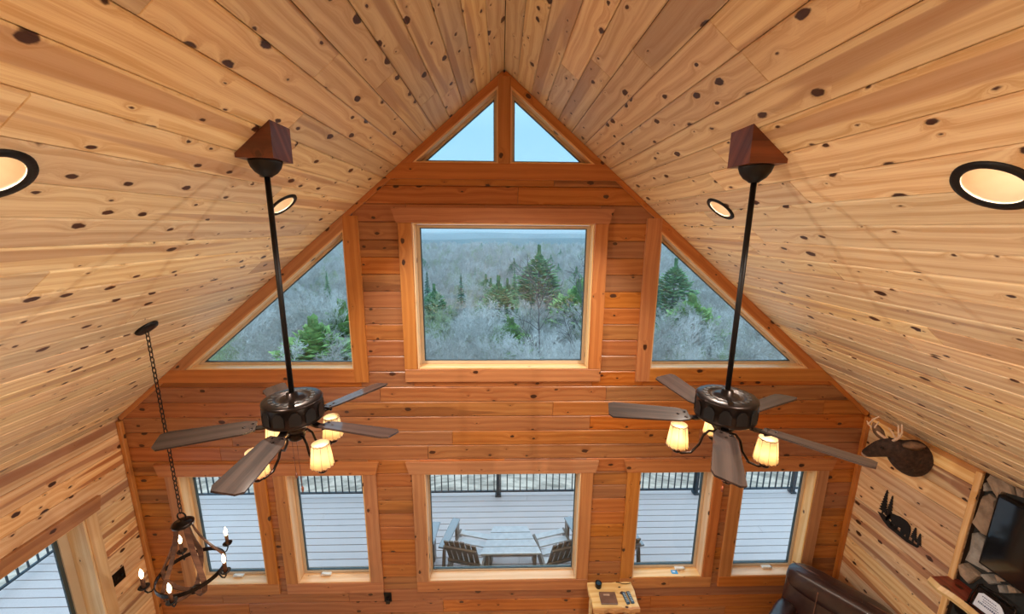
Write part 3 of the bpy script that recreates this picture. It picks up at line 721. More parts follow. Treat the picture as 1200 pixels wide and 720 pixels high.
# ------------------------------------------------------------------ metal wall art: bear between firs
art = empty('bear_wall_art', (W-.001, 3.11, 1.56)); tag(art, 'black metal cutout of a bear walking between fir trees', 'wall art')
mb = MB()
def outline(pts, d=.006):   # pts in (u,v): u to the right as seen from the room = -y
    P = [(-u, v) for u, v in pts]
    ar = sum(P[i][0]*P[(i+1) % len(P)][1]-P[(i+1) % len(P)][0]*P[i][1] for i in range(len(P)))
    if ar < 0: P = P[::-1]
    return MB().prism(P, d, 'x', -d-.004)
ground = [(-.2, .08), (-.14, .095), (-.07, .075), (0, .05), (.08, .035), (.15, .04), (.2, .045), (.19, .02), (.1, .0), (0, .005), (-.07, .005), (-.13, .03)]
outline(ground).build('ground_strip', M['rust'], art)
bear = [(-.115, .055), (-.118, .09), (-.098, .12), (-.085, .15), (-.06, .168), (-.03, .175), (.0, .188), (.03, .19), (.07, .187), (.10, .168), (.112, .13), (.112, .09), (.108, .03), (.085, .03), (.08, .07), (.06, .03), (.035, .03), (.03, .085), (.005, .08), (.0, .04), (-.025, .04), (-.025, .085), (-.045, .035), (-.07, .05), (-.06, .09), (-.075, .10), (-.09, .075), (-.1, .055)]
outline(bear).build('bear', M['rust'], art)
def fir(cu, v0, v1, wd, n):
    P = [(cu+.006, v0), (cu+.006, v0+.03)]; Lf = []
    for i in range(n):
        t = i/n; vv = v0+.03+(v1-v0-.03)*t; ww = wd*(1-t)*.9+.004
        P += [(cu+ww, vv), (cu+ww*.45, vv+(v1-v0)*.7/n)]
    P.append((cu, v1))
    Q = [(2*cu-u, v+.004) for u, v in P[:-1]][::-1]
    outline(P+Q).build('fir_tree', M['rust'], art)
fir(-.155, .085, .355, .044, 8); fir(-.098, .07, .335, .038, 8); fir(.145, .04, .19, .034, 6); fir(.19, .03, .165, .028, 6)

# ------------------------------------------------------------------ leather recliner in the corner
def superell(mb, c, r, e=.35, nu=28, nv=16, M_=None):
    f = lambda v, k: math.copysign(abs(v)**k, v)
    V = []; F = []
    for j in range(nv+1):
        ph = -math.pi/2+math.pi*j/nv
        for i in range(nu):
            th = 2*math.pi*i/nu
            V.append((c[0]+r[0]*f(math.cos(ph), e)*f(math.cos(th), e), c[1]+r[1]*f(math.cos(ph), e)*f(math.sin(th), e), c[2]+r[2]*f(math.sin(ph), e)))
    for j in range(nv):
        for i in range(nu):
            k = (i+1) % nu; F.append((j*nu+i, j*nu+k, (j+1)*nu+k, (j+1)*nu+i))
    if M_ is not None: V = [M_ @ Vector(v) for v in V]
    return mb.add(V, F, True)
rc = empty('recliner', (3.20, 2.99, 0), R(-51.5)); rc.scale = (1, 1, 1.055); tag(rc, 'brown leather recliner in the corner below the deer', 'armchair')
tilt = Matrix.Translation((0, .0, .36)) @ Matrix.Rotation(R(-9), 4, 'X')
superell(MB(), (0, 0, .33), (.43, .115, .30), .42, 36, 20, tilt).build('backrest', M['leather'], rc)
superell(MB(), (0, -.02, .50), (.432, .13, .12), .55, 36, 16, tilt).build('head_roll', M['leather'], rc)
mb = MB()
for x in (-.15, .15):
    mb.tube([tilt @ Vector((x, y, z)) for y, z in ((-.122, .08), (-.128, .25), (-.14, .38), (-.153, .5), (-.12, .60), (-.05, .625))], .004, 6)
mb.tube([tilt @ Vector((x, -.045, .624)) for x in (-.40, -.2, 0, .2, .40)], .0045, 6)
mb.build('seam', M['stitch'], rc)
for s in (-1, 1):
    superell(MB(), (s*.36, -.36, .33), (.105, .40, .32), .5, 28, 18).build('armrest', M['leather'], rc)
superell(MB(), (0, -.40, .30), (.27, .36, .14), .45).build('seat', M['leather'], rc)
superell(MB(), (0, -.3, .13), (.42, .42, .12), .25).build('base', M['leather'], rc)

# ------------------------------------------------------------------ side table and what lies on it
st = empty('side_table', (1.16, 3.385, 0)); tag(st, 'small live edge wooden side table under the lower windows', 'table')
rng = random.Random(9)
def slab_poly(hx, hy, n=9):
    P = [(-hx+2*hx*i/n, -hy+rng.uniform(-.012, .012)) for i in range(n+1)]+[(hx+rng.uniform(-.005, .012), -hy/2), (hx+.006, hy/3)]+[(hx-2*hx*i/n, hy+rng.uniform(-.008, .006)) for i in range(n+1)]+[(-hx-.006, hy/3), (-hx+.006, -hy/3)]
    return P
me = MB().prism(slab_poly(.24, .155), .045, 'z', .555).mesh('top'); link('top', me, M['slab'], st)
for x in (-.19, .19):
    for y in (-.11, .11):
        mb = MB(); mb.tube([(x*1.1, y*1.1, 0), (x*1.02, y*1.06, .2), (x*1.05, y*.97, .4), (x*.96, y, .556)], [.024, .02, .022, .02], 9); mb.build('leg', M['slab'], st)
mb = MB(); mb.box(-.19, .19, -.1, .1, .16, .18); mb.build('shelf', M['slab'], st)
TZ = .6
t = empty('candle_jar', (1.03, 3.485, TZ)); tag(t, 'small black candle jar at the back corner of the side table', 'jar')
MB().lathe([(.028, 0), (.032, .006), (.034, .05), (.035, .058), (.030, .058), (.029, .04)], 24).build('glass_body', M['black'], t)
MB().lathe([(.0285, .036), (.0285, .042)], 20).build('wax', M['remote'], t)
t = empty('binder', (1.10, 3.345, TZ), R(-2)); tag(t, 'brown leather guest binder on the side table', 'book')
MB().bevbox(-.085, .085, -.065, .065, 0, .006, .002).build('back_cover', M['wallet'], t)
MB().box(-.08, .082, -.06, .06, .006, .015).build('pages', M['paper'], t)
cv = MB().bevbox(-.085, .085, -.065, .065, .015, .021, .002).build('front_cover', M['wallet'], t)
MB().box(-.045, .02, .018, .038, .021, .0222).build('title_plate', M['furpale'], cv)
for k, (x, y, a) in enumerate(((1.285, 3.345, 8), (1.335, 3.352, 6))):
    t = empty('remote_control', (x, y, TZ), R(a)); tag(t, ('left slim remote control nearer the binder' if k == 0 else 'right blue remote control near the table edge'), 'remote', 'remote controls on the side table')
    MB().bevbox(-.019, .019, -.068, .068, 0, .016, .005).build('body', M['remote'], t)
    mb = MB()
    for j in range(6):
        for i in range(2): mb.bevbox(-.012+i*.014, -.003+i*.014, -.05+j*.018, -.04+j*.018, .0155, .019, .001)
    mb.build('buttons', M['remotelight'], t)
o = MB().tube([(1.235, 3.535, TZ+.004), (1.27, 3.53, TZ+.004), (1.30, 3.515, TZ+.004), (1.34, 3.512, TZ+.004), (1.39, 3.52, TZ+.004)], .0035, 6).build('charging_cable', M['black']); tag(o, 'thin dark charging cable at the back of the side table', 'cable')
t = empty('card', (1.985-.06, D+.035, .6195), R(-5)); tag(t, 'small blue card lying on a lower window sill', 'card')
MB().box(-.035, .035, -.024, .024, 0, .002).build('sheet', M['bluecard'], t)
MB().box(-.02, .01, -.004, .01, .002, .0026).build('logo_block', M['paper'], t)
t = empty('wall_outlet', (-1.265, D-.001, .395)); tag(t, 'black wall outlet with a plugged in adapter', 'outlet')
MB().bevbox(-.04, .04, -.008, 0, -.06, .06, .003).build('cover_plate', M['black'], t)
MB().bevbox(-.015, .03, -.05, -.008, -.05, .0, .006).build('adapter', M['black'], t)
mb = MB(); mb.tube([(-.018, -.03, -.01), (-.035, -.02, .06), (-.04, -.004, .15), (-.04, -.0035, .75)], .004, 6); mb.build('cord', M['black'], t)
t = empty('switch_plate', (-W+.001, 3.295, 1.03)); tag(t, 'dark double light switch plate beside the patio door', 'switch')
MB().bevbox(0, .008, -.06, .06, -.065, .065, .003).build('cover_plate', M['bronze'], t)
for y in (-.024, .024): MB().bevbox(.008, .02, y-.006, y+.006, -.012, .014, .002).build('toggle', M['black'], t)

# ------------------------------------------------------------------ ceiling fans
def wave_ring(rad, z, amp, n, thick, c=(0, 0), phase=0):
    pts = []
    for i in range(n*4):
        a = 2*math.pi*i/(n*4); pts.append((c[0]+rad*math.cos(a), c[1]+rad*math.sin(a), z+amp*math.sin(a*n+phase)))
    return pts
screw_me = MB().lathe([(.007, -.001), (.007, .002), (.003, .004)], 10).mesh('screw')
vent_me = MB().box(.088, .108, -.008, .008, .002, .0055).mesh('vent_slot')
panel_me = MB().prism([(-.026, -.095), (.026, -.095), (.026, -.05), (.013, -.03), (0, -.026), (-.013, -.03), (-.026, -.05)], .004, 'y', -.142).mesh('relief_panel')
def make_fan(side, ax, ay, mtop, zb, blade0, kit0, label):
    s = side; f = empty('ceiling_fan', (ax, ay, mtop)); tag(f, label, 'ceiling fan', 'bronze ceiling fans on long rods')
    L = lambda x, y, z_: (x-ax, y-ay, z_-mtop)
    h = .0825; xu, xd = ax-s*h, ax+s*h; zbot = AP-SL*abs(xd)-.018; c = lambda x: AP-SL*abs(x)-.0005
    pts = [(xu-ax, zbot-mtop), (xd-ax, zbot-mtop), (xd-ax, c(xd)-mtop), (xu-ax, c(xu)-mtop)]
    if s < 0: pts = pts[::-1]
    MB().prism(pts, 2*h, 'y', -h).build('mounting_block', M['box'], f)
    zt = zbot-mtop
    MB().lathe([(.02, -.072), (.026, -.066), (.046, -.052), (.062, -.03), (.068, -.012), (.07, -.006), (.07, 0)], 28, (0, 0, zt)).build('canopy', M['black'], f)
    MB().lathe([(.0125, .0), (.0125, zt-.06)], 14).build('downrod', M['black'], f)
    mb = MB(); mb.lathe([(.04, -.135), (.075, -.132), (.12, -.122), (.139, -.115), (.143, -.108), (.139, -.102), (.139, -.02), (.143, -.014), (.143, -.006), (.138, 0), (.1, .004), (.085, .004), (.08, -.002), (.06, -.002), (.055, .006), (.03, .006), (.026, .03), (.014, .034)], 40)
    mot = mb.build('motor_housing', M['bronze'], f)
    mb = MB()
    for k in range(18):
        a = 2*math.pi*k/18; c_, s_ = math.cos(a), math.sin(a)
        link('vent_slot', vent_me, M['black'], mot, Matrix.Rotation(a, 4, 'Z'))
    mb = MB()
    for k in range(12):
        a = 2*math.pi*k/12; link('relief_panel', panel_me, M['black'], mot, Matrix.Rotation(a, 4, 'Z'))
    zr = zb-mtop
    for k in range(5):
        a = R(blade0+72*k); ca, sa = math.cos(a), math.sin(a); pit = R(11)
        X = Vector((ca, sa, 0)); Y0 = Vector((-sa, ca, 0)); Y = Y0*math.cos(pit)-Vector((0, 0, 1))*math.sin(pit); Z = X.cross(Y)
        hl = .2; mb = MB()
        mb.prism([(-hl, -.036), (-hl+.05, -.052), (hl-.03, -.0635), (hl, -.05), (hl+.004, .04), (hl-.016, .0635), (-hl+.05, .052), (-hl, .036)], .009, 'z', -.0045)
        bl = link('blade', mb.mesh('blade'), M['blade'], f, frame(X, Y, Z, X*(.372)+Vector((0, 0, zr))))
        mb = MB(); mb.tube([X*.10+Vector((0, 0, -.128)), X*.14+Vector((0, 0, zr-.012)), X*.20+Vector((0, 0, zr-.008))], .0, 4, flat=(.036, .009, (0, 0, 1)))
        mb.tube([X*.185+Y0*.03+Vector((0, 0, zr-.002)), X*.215+Vector((0, 0, zr-.008)), X*.185-Y0*.03+Vector((0, 0, zr-.012))], .006, 6)
        mb.build('blade_iron', M['bronze'], f)
        for (u, v) in ((.19, -.02), (.19, .02), (.225, 0)):
            link('screw', screw_me, M['bronze'], f, Matrix.Translation(X*u+Y*v+Vector((0, 0, zr))+Z*.0045))
    # light kit
    MB().lathe([(.028, -.235), (.04, -.225), (.045, -.205), (.036, -.192), (.045, -.185), (.058, -.165), (.058, -.15), (.045, -.138), (.045, -.13)], 24).build('light_kit_hub', M['bronze'], f)
    for k in range(4):
        a = R(kit0+90*k); X = Vector((math.cos(a), math.sin(a), 0)); Lr = .205
        P = lambda r_, z_: X*r_+Vector((0, 0, z_))
        zs0 = -.345
        mb = MB(); mb.tube([P(.03, -.205), P(.06, -.205), P(.085, -.235), P(.10, -.29), P(.135, -.345), P(.18, -.358), P(Lr, zs0-.004), P(Lr, zs0+.01)], .0065, 8)
        arm = mb.build('lamp_arm', M['bronze'], f)
        c_ = P(Lr, zs0)
        MB().lathe([(.012, -.012), (.022, -.004), (.024, .012), (.017, .018), (.017, .04)], 16, c_).build('socket', M['bronze'], arm)
        sh = MB(); r0, r1, h0, h1 = .056, .041, .026, .15; n = 40
        V = []; F = []
        for (q_, off) in ((0, 0), (1, 0), (1, -.0018), (0, -.0018)):
            for i in range(n):
                b_ = 2*math.pi*i/n; rr = (r1 if q_ else r0)+off; zz_ = (h1 if q_ else h0)+((.004*abs(math.sin(b_*8))) if q_ == 0 else 0)
                V.append((c_.x+rr*math.cos(b_), c_.y+rr*math.sin(b_), c_.z+zz_))
        for q_ in range(4):
            for i in range(n):
                j = (i+1) % n; q2 = (q_+1) % 4; F.append((q_*n+i, q_*n+j, q2*n+j, q2*n+i))
        sh.add(V, F, True); so = sh.build('lamp_shade', M['shade'], f)
        lc = MB()
        lc.tube(wave_ring(r0+.001, c_.z+h0+.004, .004, 16, 0, (c_.x, c_.y)), .0017, 5, closed=True)
        lc.tube(wave_ring(r1+.001, c_.z+h1-.004, .0025, 14, 0, (c_.x, c_.y)), .0015, 5, closed=True)
        for i in range(8):
            b_ = 2*math.pi*(i+.5)/8; lc.tube([(c_.x+(r0+.0005)*math.cos(b_), c_.y+(r0+.0005)*math.sin(b_), c_.z+h0+.004), (c_.x+(r1+.0005)*math.cos(b_), c_.y+(r1+.0005)*math.sin(b_), c_.z+h1)], .0009, 4)
        lc.build('lacing', M['box'], so)
        MB().lathe([(.008, .04), (.018, .06), (.021, .078), (.015, .096), (.003, .104)], 14, c_).build('bulb', M['bulb'], f)
        lamp('shade_lamp', 'POINT', (c_.x, c_.y, c_.z+.08), SHADE_W, .02, f)
    for k, (dx, ln) in enumerate(((-.01, .19), (.014, .27))):
        mb = MB(); mb.tube([(dx, -.03, -.23), (dx+.004, -.032, -.23-ln)], .0016, 5); mb.lathe([(.002, .02), (.007, .006), (.005, -.012), (.001, -.016)][::-1], 10, (dx+.004, -.032, -.23-ln-.01)); mb.build('pull_chain', M['box'], f)
    return f
make_fan(-1, -1.098, 1.902, 3.53, 3.404, 57, -32, 'left bronze ceiling fan with parchment lamp shades near the chandelier')
make_fan(1, 1.114, 1.80, 3.58, 3.458, 26, -20, 'right bronze ceiling fan whose blade points at the deer head')

# ------------------------------------------------------------------ chandelier
CX, CY = -2.335, 2.52; CZ = AP-SL*abs(CX)
ch = empty('chandelier', (CX, CY, 1.70)); tag(ch, 'barrel stave chandelier with five lit candle bulbs on a chain', 'chandelier')
mb = MB(); mb.lathe([(.03, -.022), (.06, -.018), (.068, -.008), (.068, .0)], 24); mb.v = [tuple(Matrix.Rotation(-ANG, 4, 'Y') @ Vector(v)) for v in mb.v]
mb.build('ceiling_canopy', M['black'], ch, (0, 0, CZ-1.70))
mb = MB(); z1 = CZ-1.70-.02; z0 = 2.36-1.70; nl = int((z1-z0)/.036)
for i in range(nl):
    zc_ = z0+(i+.5)*(z1-z0)/nl; hh = (z1-z0)/nl*.68; ww = .011; pts = []
    for k in range(10):
        a = 2*math.pi*k/10; p = (ww*math.cos(a), 0, hh*math.sin(a)) if i % 2 else (0, ww*math.cos(a), hh*math.sin(a)); pts.append((p[0], p[1], p[2]+zc_))
    mb.tube(pts, .0032, 5, closed=True)
mb.build('chain', M['black'], ch)
mb = MB(); pts = [(.03*math.cos(2*math.pi*k/16), 0, .63+.03*math.sin(2*math.pi*k/16)) for k in range(16)]; mb.tube(pts, .005, 7, closed=True); mb.build('hanging_ring', M['black'], ch)
MB().lathe([(.05, .555), (.066, .56), (.068, .578), (.05, .59), (.012, .595), (.012, .606)], 24).build('top_cap', M['bronze'], ch)
RR, RZ = .2, .16
for k in range(5):
    a = R(-32+72*k); X = Vector((math.cos(a), math.sin(a), 0)); pts = []
    for (r_, z_) in ((.045, .565), (.056, .50), (.085, .41), (.125, .32), (.168, .24), (.198, .18), (.200, .13), (.178, .075), (.135, .03), (.08, .005), (.03, 0)): pts.append(X*r_+Vector((0, 0, z_)))
    tg = [(X*1.0+Vector((0, 0, .35)))]*11
    mb = MB(); mb.tube(pts, 0, 4, flat=(.032, .008, lambda i, X=X, pts=pts: X*.8+Vector((0, 0, (.6 if i < 5 else (-.1 if i < 7 else -1.0)))))); mb.build('stave', M['stave'], ch)
MB().tube([((RR+.008)*math.cos(2*math.pi*k/48), (RR+.008)*math.sin(2*math.pi*k/48), RZ) for k in range(48)], 0, 4, closed=True, flat=(.03, .006, lambda i: (math.cos(2*math.pi*i/48), math.sin(2*math.pi*i/48), 0))).build('ring', M['bronze'], ch)
MB().lathe([(.01, -.02), (.04, -.012), (.045, .0), (.02, .012)], 20).build('bottom_cap', M['bronze'], ch)
for k in range(5):
    a = R(-4+72*k); X = Vector((math.cos(a), math.sin(a), 0)); P = lambda r_, z_: X*r_+Vector((0, 0, z_))
    mb = MB(); mb.tube([P(.205, .165), P(.214, .135), P(.23, .115), P(.25, .115), P(.262, .135), P(.264, .165)], .005, 7); arm = mb.build('candle_arm', M['black'], ch)
    MB().lathe([(.008, .158), (.028, .166), (.034, .176), (.03, .177), (.014, .172)], 18, P(.264, 0)).build('drip_cup', M['black'], arm)
    MB().lathe([(.012, .172), (.012, .245), (.009, .25)], 14, P(.264, 0)).build('candle_sleeve', M['stave'], arm)
    MB().lathe([(.006, .25), (.011, .268), (.0125, .282), (.008, .305), (.001, .325)], 14, P(.264, 0)).build('bulb', M['candlebulb'], arm)
    lamp('candle_lamp', 'POINT', P(.264, .285), CANDLE_W, .012, ch)

# ------------------------------------------------------------------ recessed ceiling lights
def can(s, y, label):
    xm = 1.395; c = empty('recessed_light', (s*xm, y, AP-SL*xm)); tag(c, label, 'ceiling light', 'recessed lights in the pine ceiling')
    c.rotation_euler = (0, s*ANG, 0)      # local -Z points into the room, square to the slope
    MB().lathe([(.074, -.004), (.080, -.010), (.097, -.008), (.1, .0)], 40, cap=False).build('trim_ring', M['black'], c)
    MB().lathe([(.075, -.004), (.069, .04), (.058, .085), (.05, .1), (.001, .102)], 36, cap=False).build('reflector', M['reflector'], c)
    MB().lathe([(.001, .094), (.048, .094)], 24, cap=False).build('lens', M['lens'], c)
    l = lamp('can_lamp', 'SPOT', (0, 0, .03), CAN_W, .012, c); l.data.spot_size = R(128); l.data.spot_blend = .8
    return c
CAN_Y = (1.13, 2.56, -.3, -1.73, -3.16)
cut_me = MB().lathe([(.0765, -.12), (.0765, .12)], 36).mesh('bore'); cutter = bpy.data.objects.new('bore', cut_me); col.objects.link(cutter)
for s in (-1, 1):
    for y in CAN_Y:
        cp = Vector((s*1.395, y, AP-SL*1.395)); cutter.location = cp; cutter.rotation_euler = (0, s*ANG, 0); bpy.context.view_layer.update()
        for ob in [ceiling]+[b_ for b_ in ceiling.children]:
            if ob is not ceiling:
                lp = ob.matrix_basis.inverted() @ cp; xs = [v.co for v in ob.data.vertices]
                if not (min(v.x for v in xs)-.09 < lp.x < max(v.x for v in xs)+.09 and min(v.y for v in xs)-.09 < lp.y < max(v.y for v in xs)+.09 and abs(lp.z) < .2): continue
            md = ob.modifiers.new('bore', 'BOOLEAN'); md.object = cutter; md.operation = 'DIFFERENCE'; md.solver = 'EXACT'
            dg = bpy.context.evaluated_depsgraph_get(); nm = bpy.data.meshes.new_from_object(ob.evaluated_get(dg)); ob.modifiers.remove(md); ob.data = nm
bpy.data.objects.remove(cutter)
for s, sd in ((-1, 'left'), (1, 'right')):
    can(s, 1.13, 'large near recessed light in the %s ceiling slope, cut by the photo edge' % sd)
    can(s, 2.56, 'recessed light in the %s ceiling slope beside the fan rod' % sd)
    for k, y in enumerate((-.3, -1.73, -3.16)): can(s, y, 'recessed light over the loft, %s slope, row %s behind the camera' % (sd, ('one', 'two', 'three')[k]))

# ------------------------------------------------------------------ deck outside
DY0, DY1, DX = D+.19, 5.86, 6.15
deck = MB().box(-DX, DX, DY0, DY1, -.3, -.03).box(-DX, -W-.19, -4.3, DY0, -.3, -.03).build('deck', M['railing'])
tag(deck, 'pale grey composite board deck wrapping around the house', 'deck', kind='structure')
rng = random.Random(14); P_ = .1225; bmesh_cache = {}
def deck_board(x0, x1, y):
    L = round(x1-x0, 2)
    if L not in bmesh_cache: bmesh_cache[L] = MB().bevbox(-L/2, L/2, -.0565, .0565, -.026, 0, .003).mesh('deck_board')
    link('deck_board', bmesh_cache[L], M['deck'], deck, Matrix.Translation(((x0+x1)/2, y, 0)))
y = DY1-.06; k = 0
while y > DY0+.03:
    for (a, b) in runs(-DX, DX, 3.6, 4.9, rng, rng.choice([1.8, 2.6, 3.4, 4.2])): deck_board(a, b, y)
    y -= P_
while y > -2.4:
    deck_board(-DX, -W-.2, y); y -= P_
def railing(p0, p1, posts, label):
    """p0->p1 along one axis; posts at given distances"""
    p0, p1 = Vector(p0), Vector(p1); L = (p1-p0).length; d = (p1-p0).normalized()
    r = empty('deck_railing', p0, math.atan2(d.y, d.x)); tag(r, label, 'railing')
    MB().bevbox(0, L, -.035, .035, .80, .835, .006).build('top_rail', M['railing'], r)
    MB().bevbox(0, L, -.016, .016, .755, .78, .003).build('upper_rail', M['railing'], r)
    MB().bevbox(0, L, -.016, .016, .07, .098, .003).build('bottom_rail', M['railing'], r)
    pm = MB().bevbox(-.03, .03, -.03, .03, 0, .84, .004).mesh('post'); sm = MB().bevbox(-.05, .05, -.05, .05, .001, .03, .006).mesh('post_skirt')
    bm_ = MB().box(-.008, .008, -.008, .008, .09, .765).mesh('baluster')
    for q_ in posts:
        po = link('post', pm, M['railing'], r, Matrix.Translation((q_, 0, 0))); link('post_skirt', sm, M['railing'], po)
    t_ = .054
    while t_ < L:
        if min(abs(t_-q_) for q_ in posts) > .04: link('baluster', bm_, M['railing'], r, Matrix.Translation((t_, 0, 0)))
        t_ += .1085
    return r
px = [-.07+1.67*k for k in range(-3, 4)]
railing((-6.05, 5.75, 0), (6.0, 5.75, 0), [0.0]+[x+6.05 for x in px if x > -5.9]+[12.05], 'dark railing along the front edge of the deck')
railing((-6.05, -2.2, 0), (-6.05, 5.70, 0), [.5, 2.17, 3.84, 5.51, 7.18], 'dark railing along the side deck seen through the patio door')

def adirondack(x, y, yaw, label, arms=(-1, 1)):
    c = empty('deck_chair', (x, y, 0), R(yaw)); tag(c, label, 'chair', 'slatted deck chairs')
    m = M['chairpoly']; wd = .205
    # local +Y faces forward; back leans towards -Y
    for k in range(4):
        yy = .29-.105*k; zz = .345-.028*k
        grain_box('seat_slat', -wd, wd, yy-.044, yy+.044, zz-.011, zz+.011, M['tablepoly'], c)
    lean = R(22); B0 = Vector((0, -.10, .26))
    for k in range(6):
        xx = -wd+.034+k*(2*wd-.068)/5; hgt = .56-.02*abs(k-2.5)
        mb = MB(); mb.bevbox(-hgt/2, hgt/2, -.0285, .0285, -.009, .009, .003)
        X = Vector((0, -math.sin(lean), math.cos(lean))); Yv = Vector((1, 0, 0)); Z = X.cross(Yv)
        link('back_slat', mb.mesh('back_slat'), m, c, frame(X, Yv, Z, B0+X*hgt/2+Vector((xx, 0, 0))))
    X = Vector((0, -math.sin(lean), math.cos(lean)))
    for tt in (.10, .42):
        p = B0+X*tt; mb = MB(); mb.bevbox(-wd, wd, -.012, .012, -.028, .028, .003)
        link('back_brace', mb.mesh('back_brace'), m, c, frame((1, 0, 0), X.cross(Vector((1, 0, 0))), X, p+Vector((0, -.026, -.01))))
    for s in (-1, 1):
        xa = s*.265
        if s in arms: mb = MB(); mb.bevbox(xa-.052, xa+.052, -.20, .31, .515, .54, .006); mb.build('armrest', M['armpoly'], c)
        mb = MB(); mb.bevbox(s*.235-.016, s*.235+.016, .20, .29, 0, .515 if s in arms else .33, .004); mb.build('front_leg', m, c)
        mb = MB(); mb.prism([(-.36, 0), (-.29, 0), (.33, .28), (.33, .36), (.2, .36), (-.13, .245)], .028, 'x', s*.212-.014); mb.build('rear_leg', m, c)
        if s in arms: mb = MB(); mb.prism([(-.30, .0), (-.25, .0), (-.15, .515), (-.21, .515)], .026, 'x', s*.24-.013); mb.build('arm_post', m, c)
    return c
M['armpoly'] = plain('glossy_grey_arm', lin(140, 140, 142), .16, coat=1, spec=.9)
adirondack(-.44, 4.24, -14, 'slatted deck chair left of the trapezoid deck table', (-1,))
adirondack(.71, 4.24, 15, 'slatted deck chair right of the trapezoid deck table', (1,))
adirondack(-1.17, 4.26, -5, 'deck chair mostly hidden left of the central lower window')
adirondack(1.42, 4.25, 10, 'deck chair whose corner shows in the casement right of centre')
tb = empty('deck_table', (.105, 4.36, 0)); tag(tb, 'pale trapezoid deck table with four slats between two chairs', 'table')
for k in range(4):
    y0 = -.232+.117*k; y1 = y0+.106; hw = lambda yy: .38-(yy+.232)/.464*.155
    mb = MB(); mb.prism([(-hw(y0), y0), (hw(y0), y0), (hw(y1), y1), (-hw(y1), y1)], .024, 'z', .396); mb.build('top_slat', M['tablepoly'], tb)
for (x, y) in ((-.3, -.19), (.3, -.19), (-.17, .19), (.17, .19)): MB().bevbox(x-.022, x+.022, y-.022, y+.022, 0, .396, .004).build('leg', M['chairpoly'], tb)
MB().box(-.3, .3, -.2, -.175, .35, .396).box(-.17, .17, .175, .2, .35, .396).build('apron', M['chairpoly'], tb)

# ------------------------------------------------------------------ land beyond the deck
def gz(x, y):
    r = math.hypot(.45*x, max(y, 0)); r = max(r, 7)
    return -22.5+20.2*math.exp(-(r-7)/26)+.5*math.sin(x*.11+y*.07)+.35*math.sin(x*.31-y*.23)
def grid(name, xs, ys, fz, mat):
    V = [(x, y, fz(x, y)) for y in ys for x in xs]; nx = len(xs)
    F = [(j*nx+i, j*nx+i+1, (j+1)*nx+i+1, (j+1)*nx+i) for j in range(len(ys)-1) for i in range(nx-1)]
    me = bpy.data.meshes.new(name); me.from_pydata(V, [], F); me.update(); me.polygons.foreach_set('use_smooth', [True]*len(F)); return link(name, me, mat)
xs = [math.copysign(abs(t)**1.7, t)*420 for t in [i/45 for i in range(-45, 46)]]
ysn = [-30+420*((i/80)**1.5) for i in range(81)]
tag(grid('ground', xs, ysn, gz, M['ground']), 'brown leaf littered hillside falling away below the deck', 'ground', kind='structure')
def ridge(name, y0, depth, ztop, amp, seed, label, base=-60, span=2.2):
    rg = random.Random(seed); ph = [(rg.uniform(.6, 5)/y0*3, rg.uniform(0, 6.28), rg.uniform(.3, 1)) for _ in range(9)]
    n = 120; xs_ = [(-span+2*span*i/n)*y0 for i in range(n+1)]; ys_ = [y0+depth*(k/8-.5) for k in range(9)]
    def fz(x, y):
        t_ = (y-y0)/depth; hump = math.cos(t_*math.pi)**1.2 if abs(t_) < .499 else 0
        return base+(ztop-base+amp*sum(w_*math.sin(f_*x+p_) for f_, p_, w_ in ph)/3+amp*.25*math.sin(x*23/y0+y*9/y0))*max(hump, 0)
    o = grid(name, xs_, ys_, fz, M['hill']); tag(o, label, 'hill', kind='structure')
ridge('hill_a', 620, 460, -12, 4, 1, 'nearest wooded ridge behind the valley forest')
ridge('hill_b', 1300, 700, -14, 9, 2, 'second hazy blue wooded ridge')
ridge('hill_c', 2500, 1200, -16, 16, 3, 'third pale blue ridge across the valley')
ridge('hill_d', 4800, 2000, -6, 26, 4, 'farthest pale ridge on the horizon')
tag(grid('valley_floor', [-12000, -6000, 0, 6000, 12000], [330, 2000, 5000, 12000], lambda x, y: -58, M['hill']), 'flat valley floor beneath the far ridges', 'ground', kind='structure')
# boulders past the railing
rng = random.Random(31)
def rock_mesh(seed):
    rg = random.Random(seed); mb = MB(); superell(mb, (0, 0, 0), (1, .8, .55), .8, 10, 6)
    mb.v = [(x*rg.uniform(.8, 1.15), y_*rg.uniform(.8, 1.15), z_*rg.uniform(.8, 1.15)) for x, y_, z_ in mb.v]; return mb.mesh('boulder')
RM = [rock_mesh(i) for i in range(4)]
for (x, y_, s) in [(.55, 6.9, .35), (.95, 7.3, .25), (-.35, 8.2, .6), (-.55, 9.0, .5), (1.9, 8.4, .3), (-1.5, 7.6, .3), (-2.6, 7.2, .35), (-3.3, 8.0, .4), (3.1, 7.6, .35), (4.1, 8.2, .3), (5.2, 7.5, .4), (-4.6, 7.7, .4), (-5.5, 8.4, .35), (2.6, 9.4, .4), (-.1, 7.0, .22), (1.4, 9.2, .3)]:
    o = link('boulder', RM[rng.randrange(4)], M['rock'], None, Matrix.Translation((x, y_, gz(x, y_)+.1*s)) @ Matrix.Rotation(rng.uniform(0, 6), 4, 'Z') @ Matrix.Scale(s, 4))
    tag(o, 'pale boulder on the leaf litter just past the deck railing', 'rock', 'boulders below the deck')
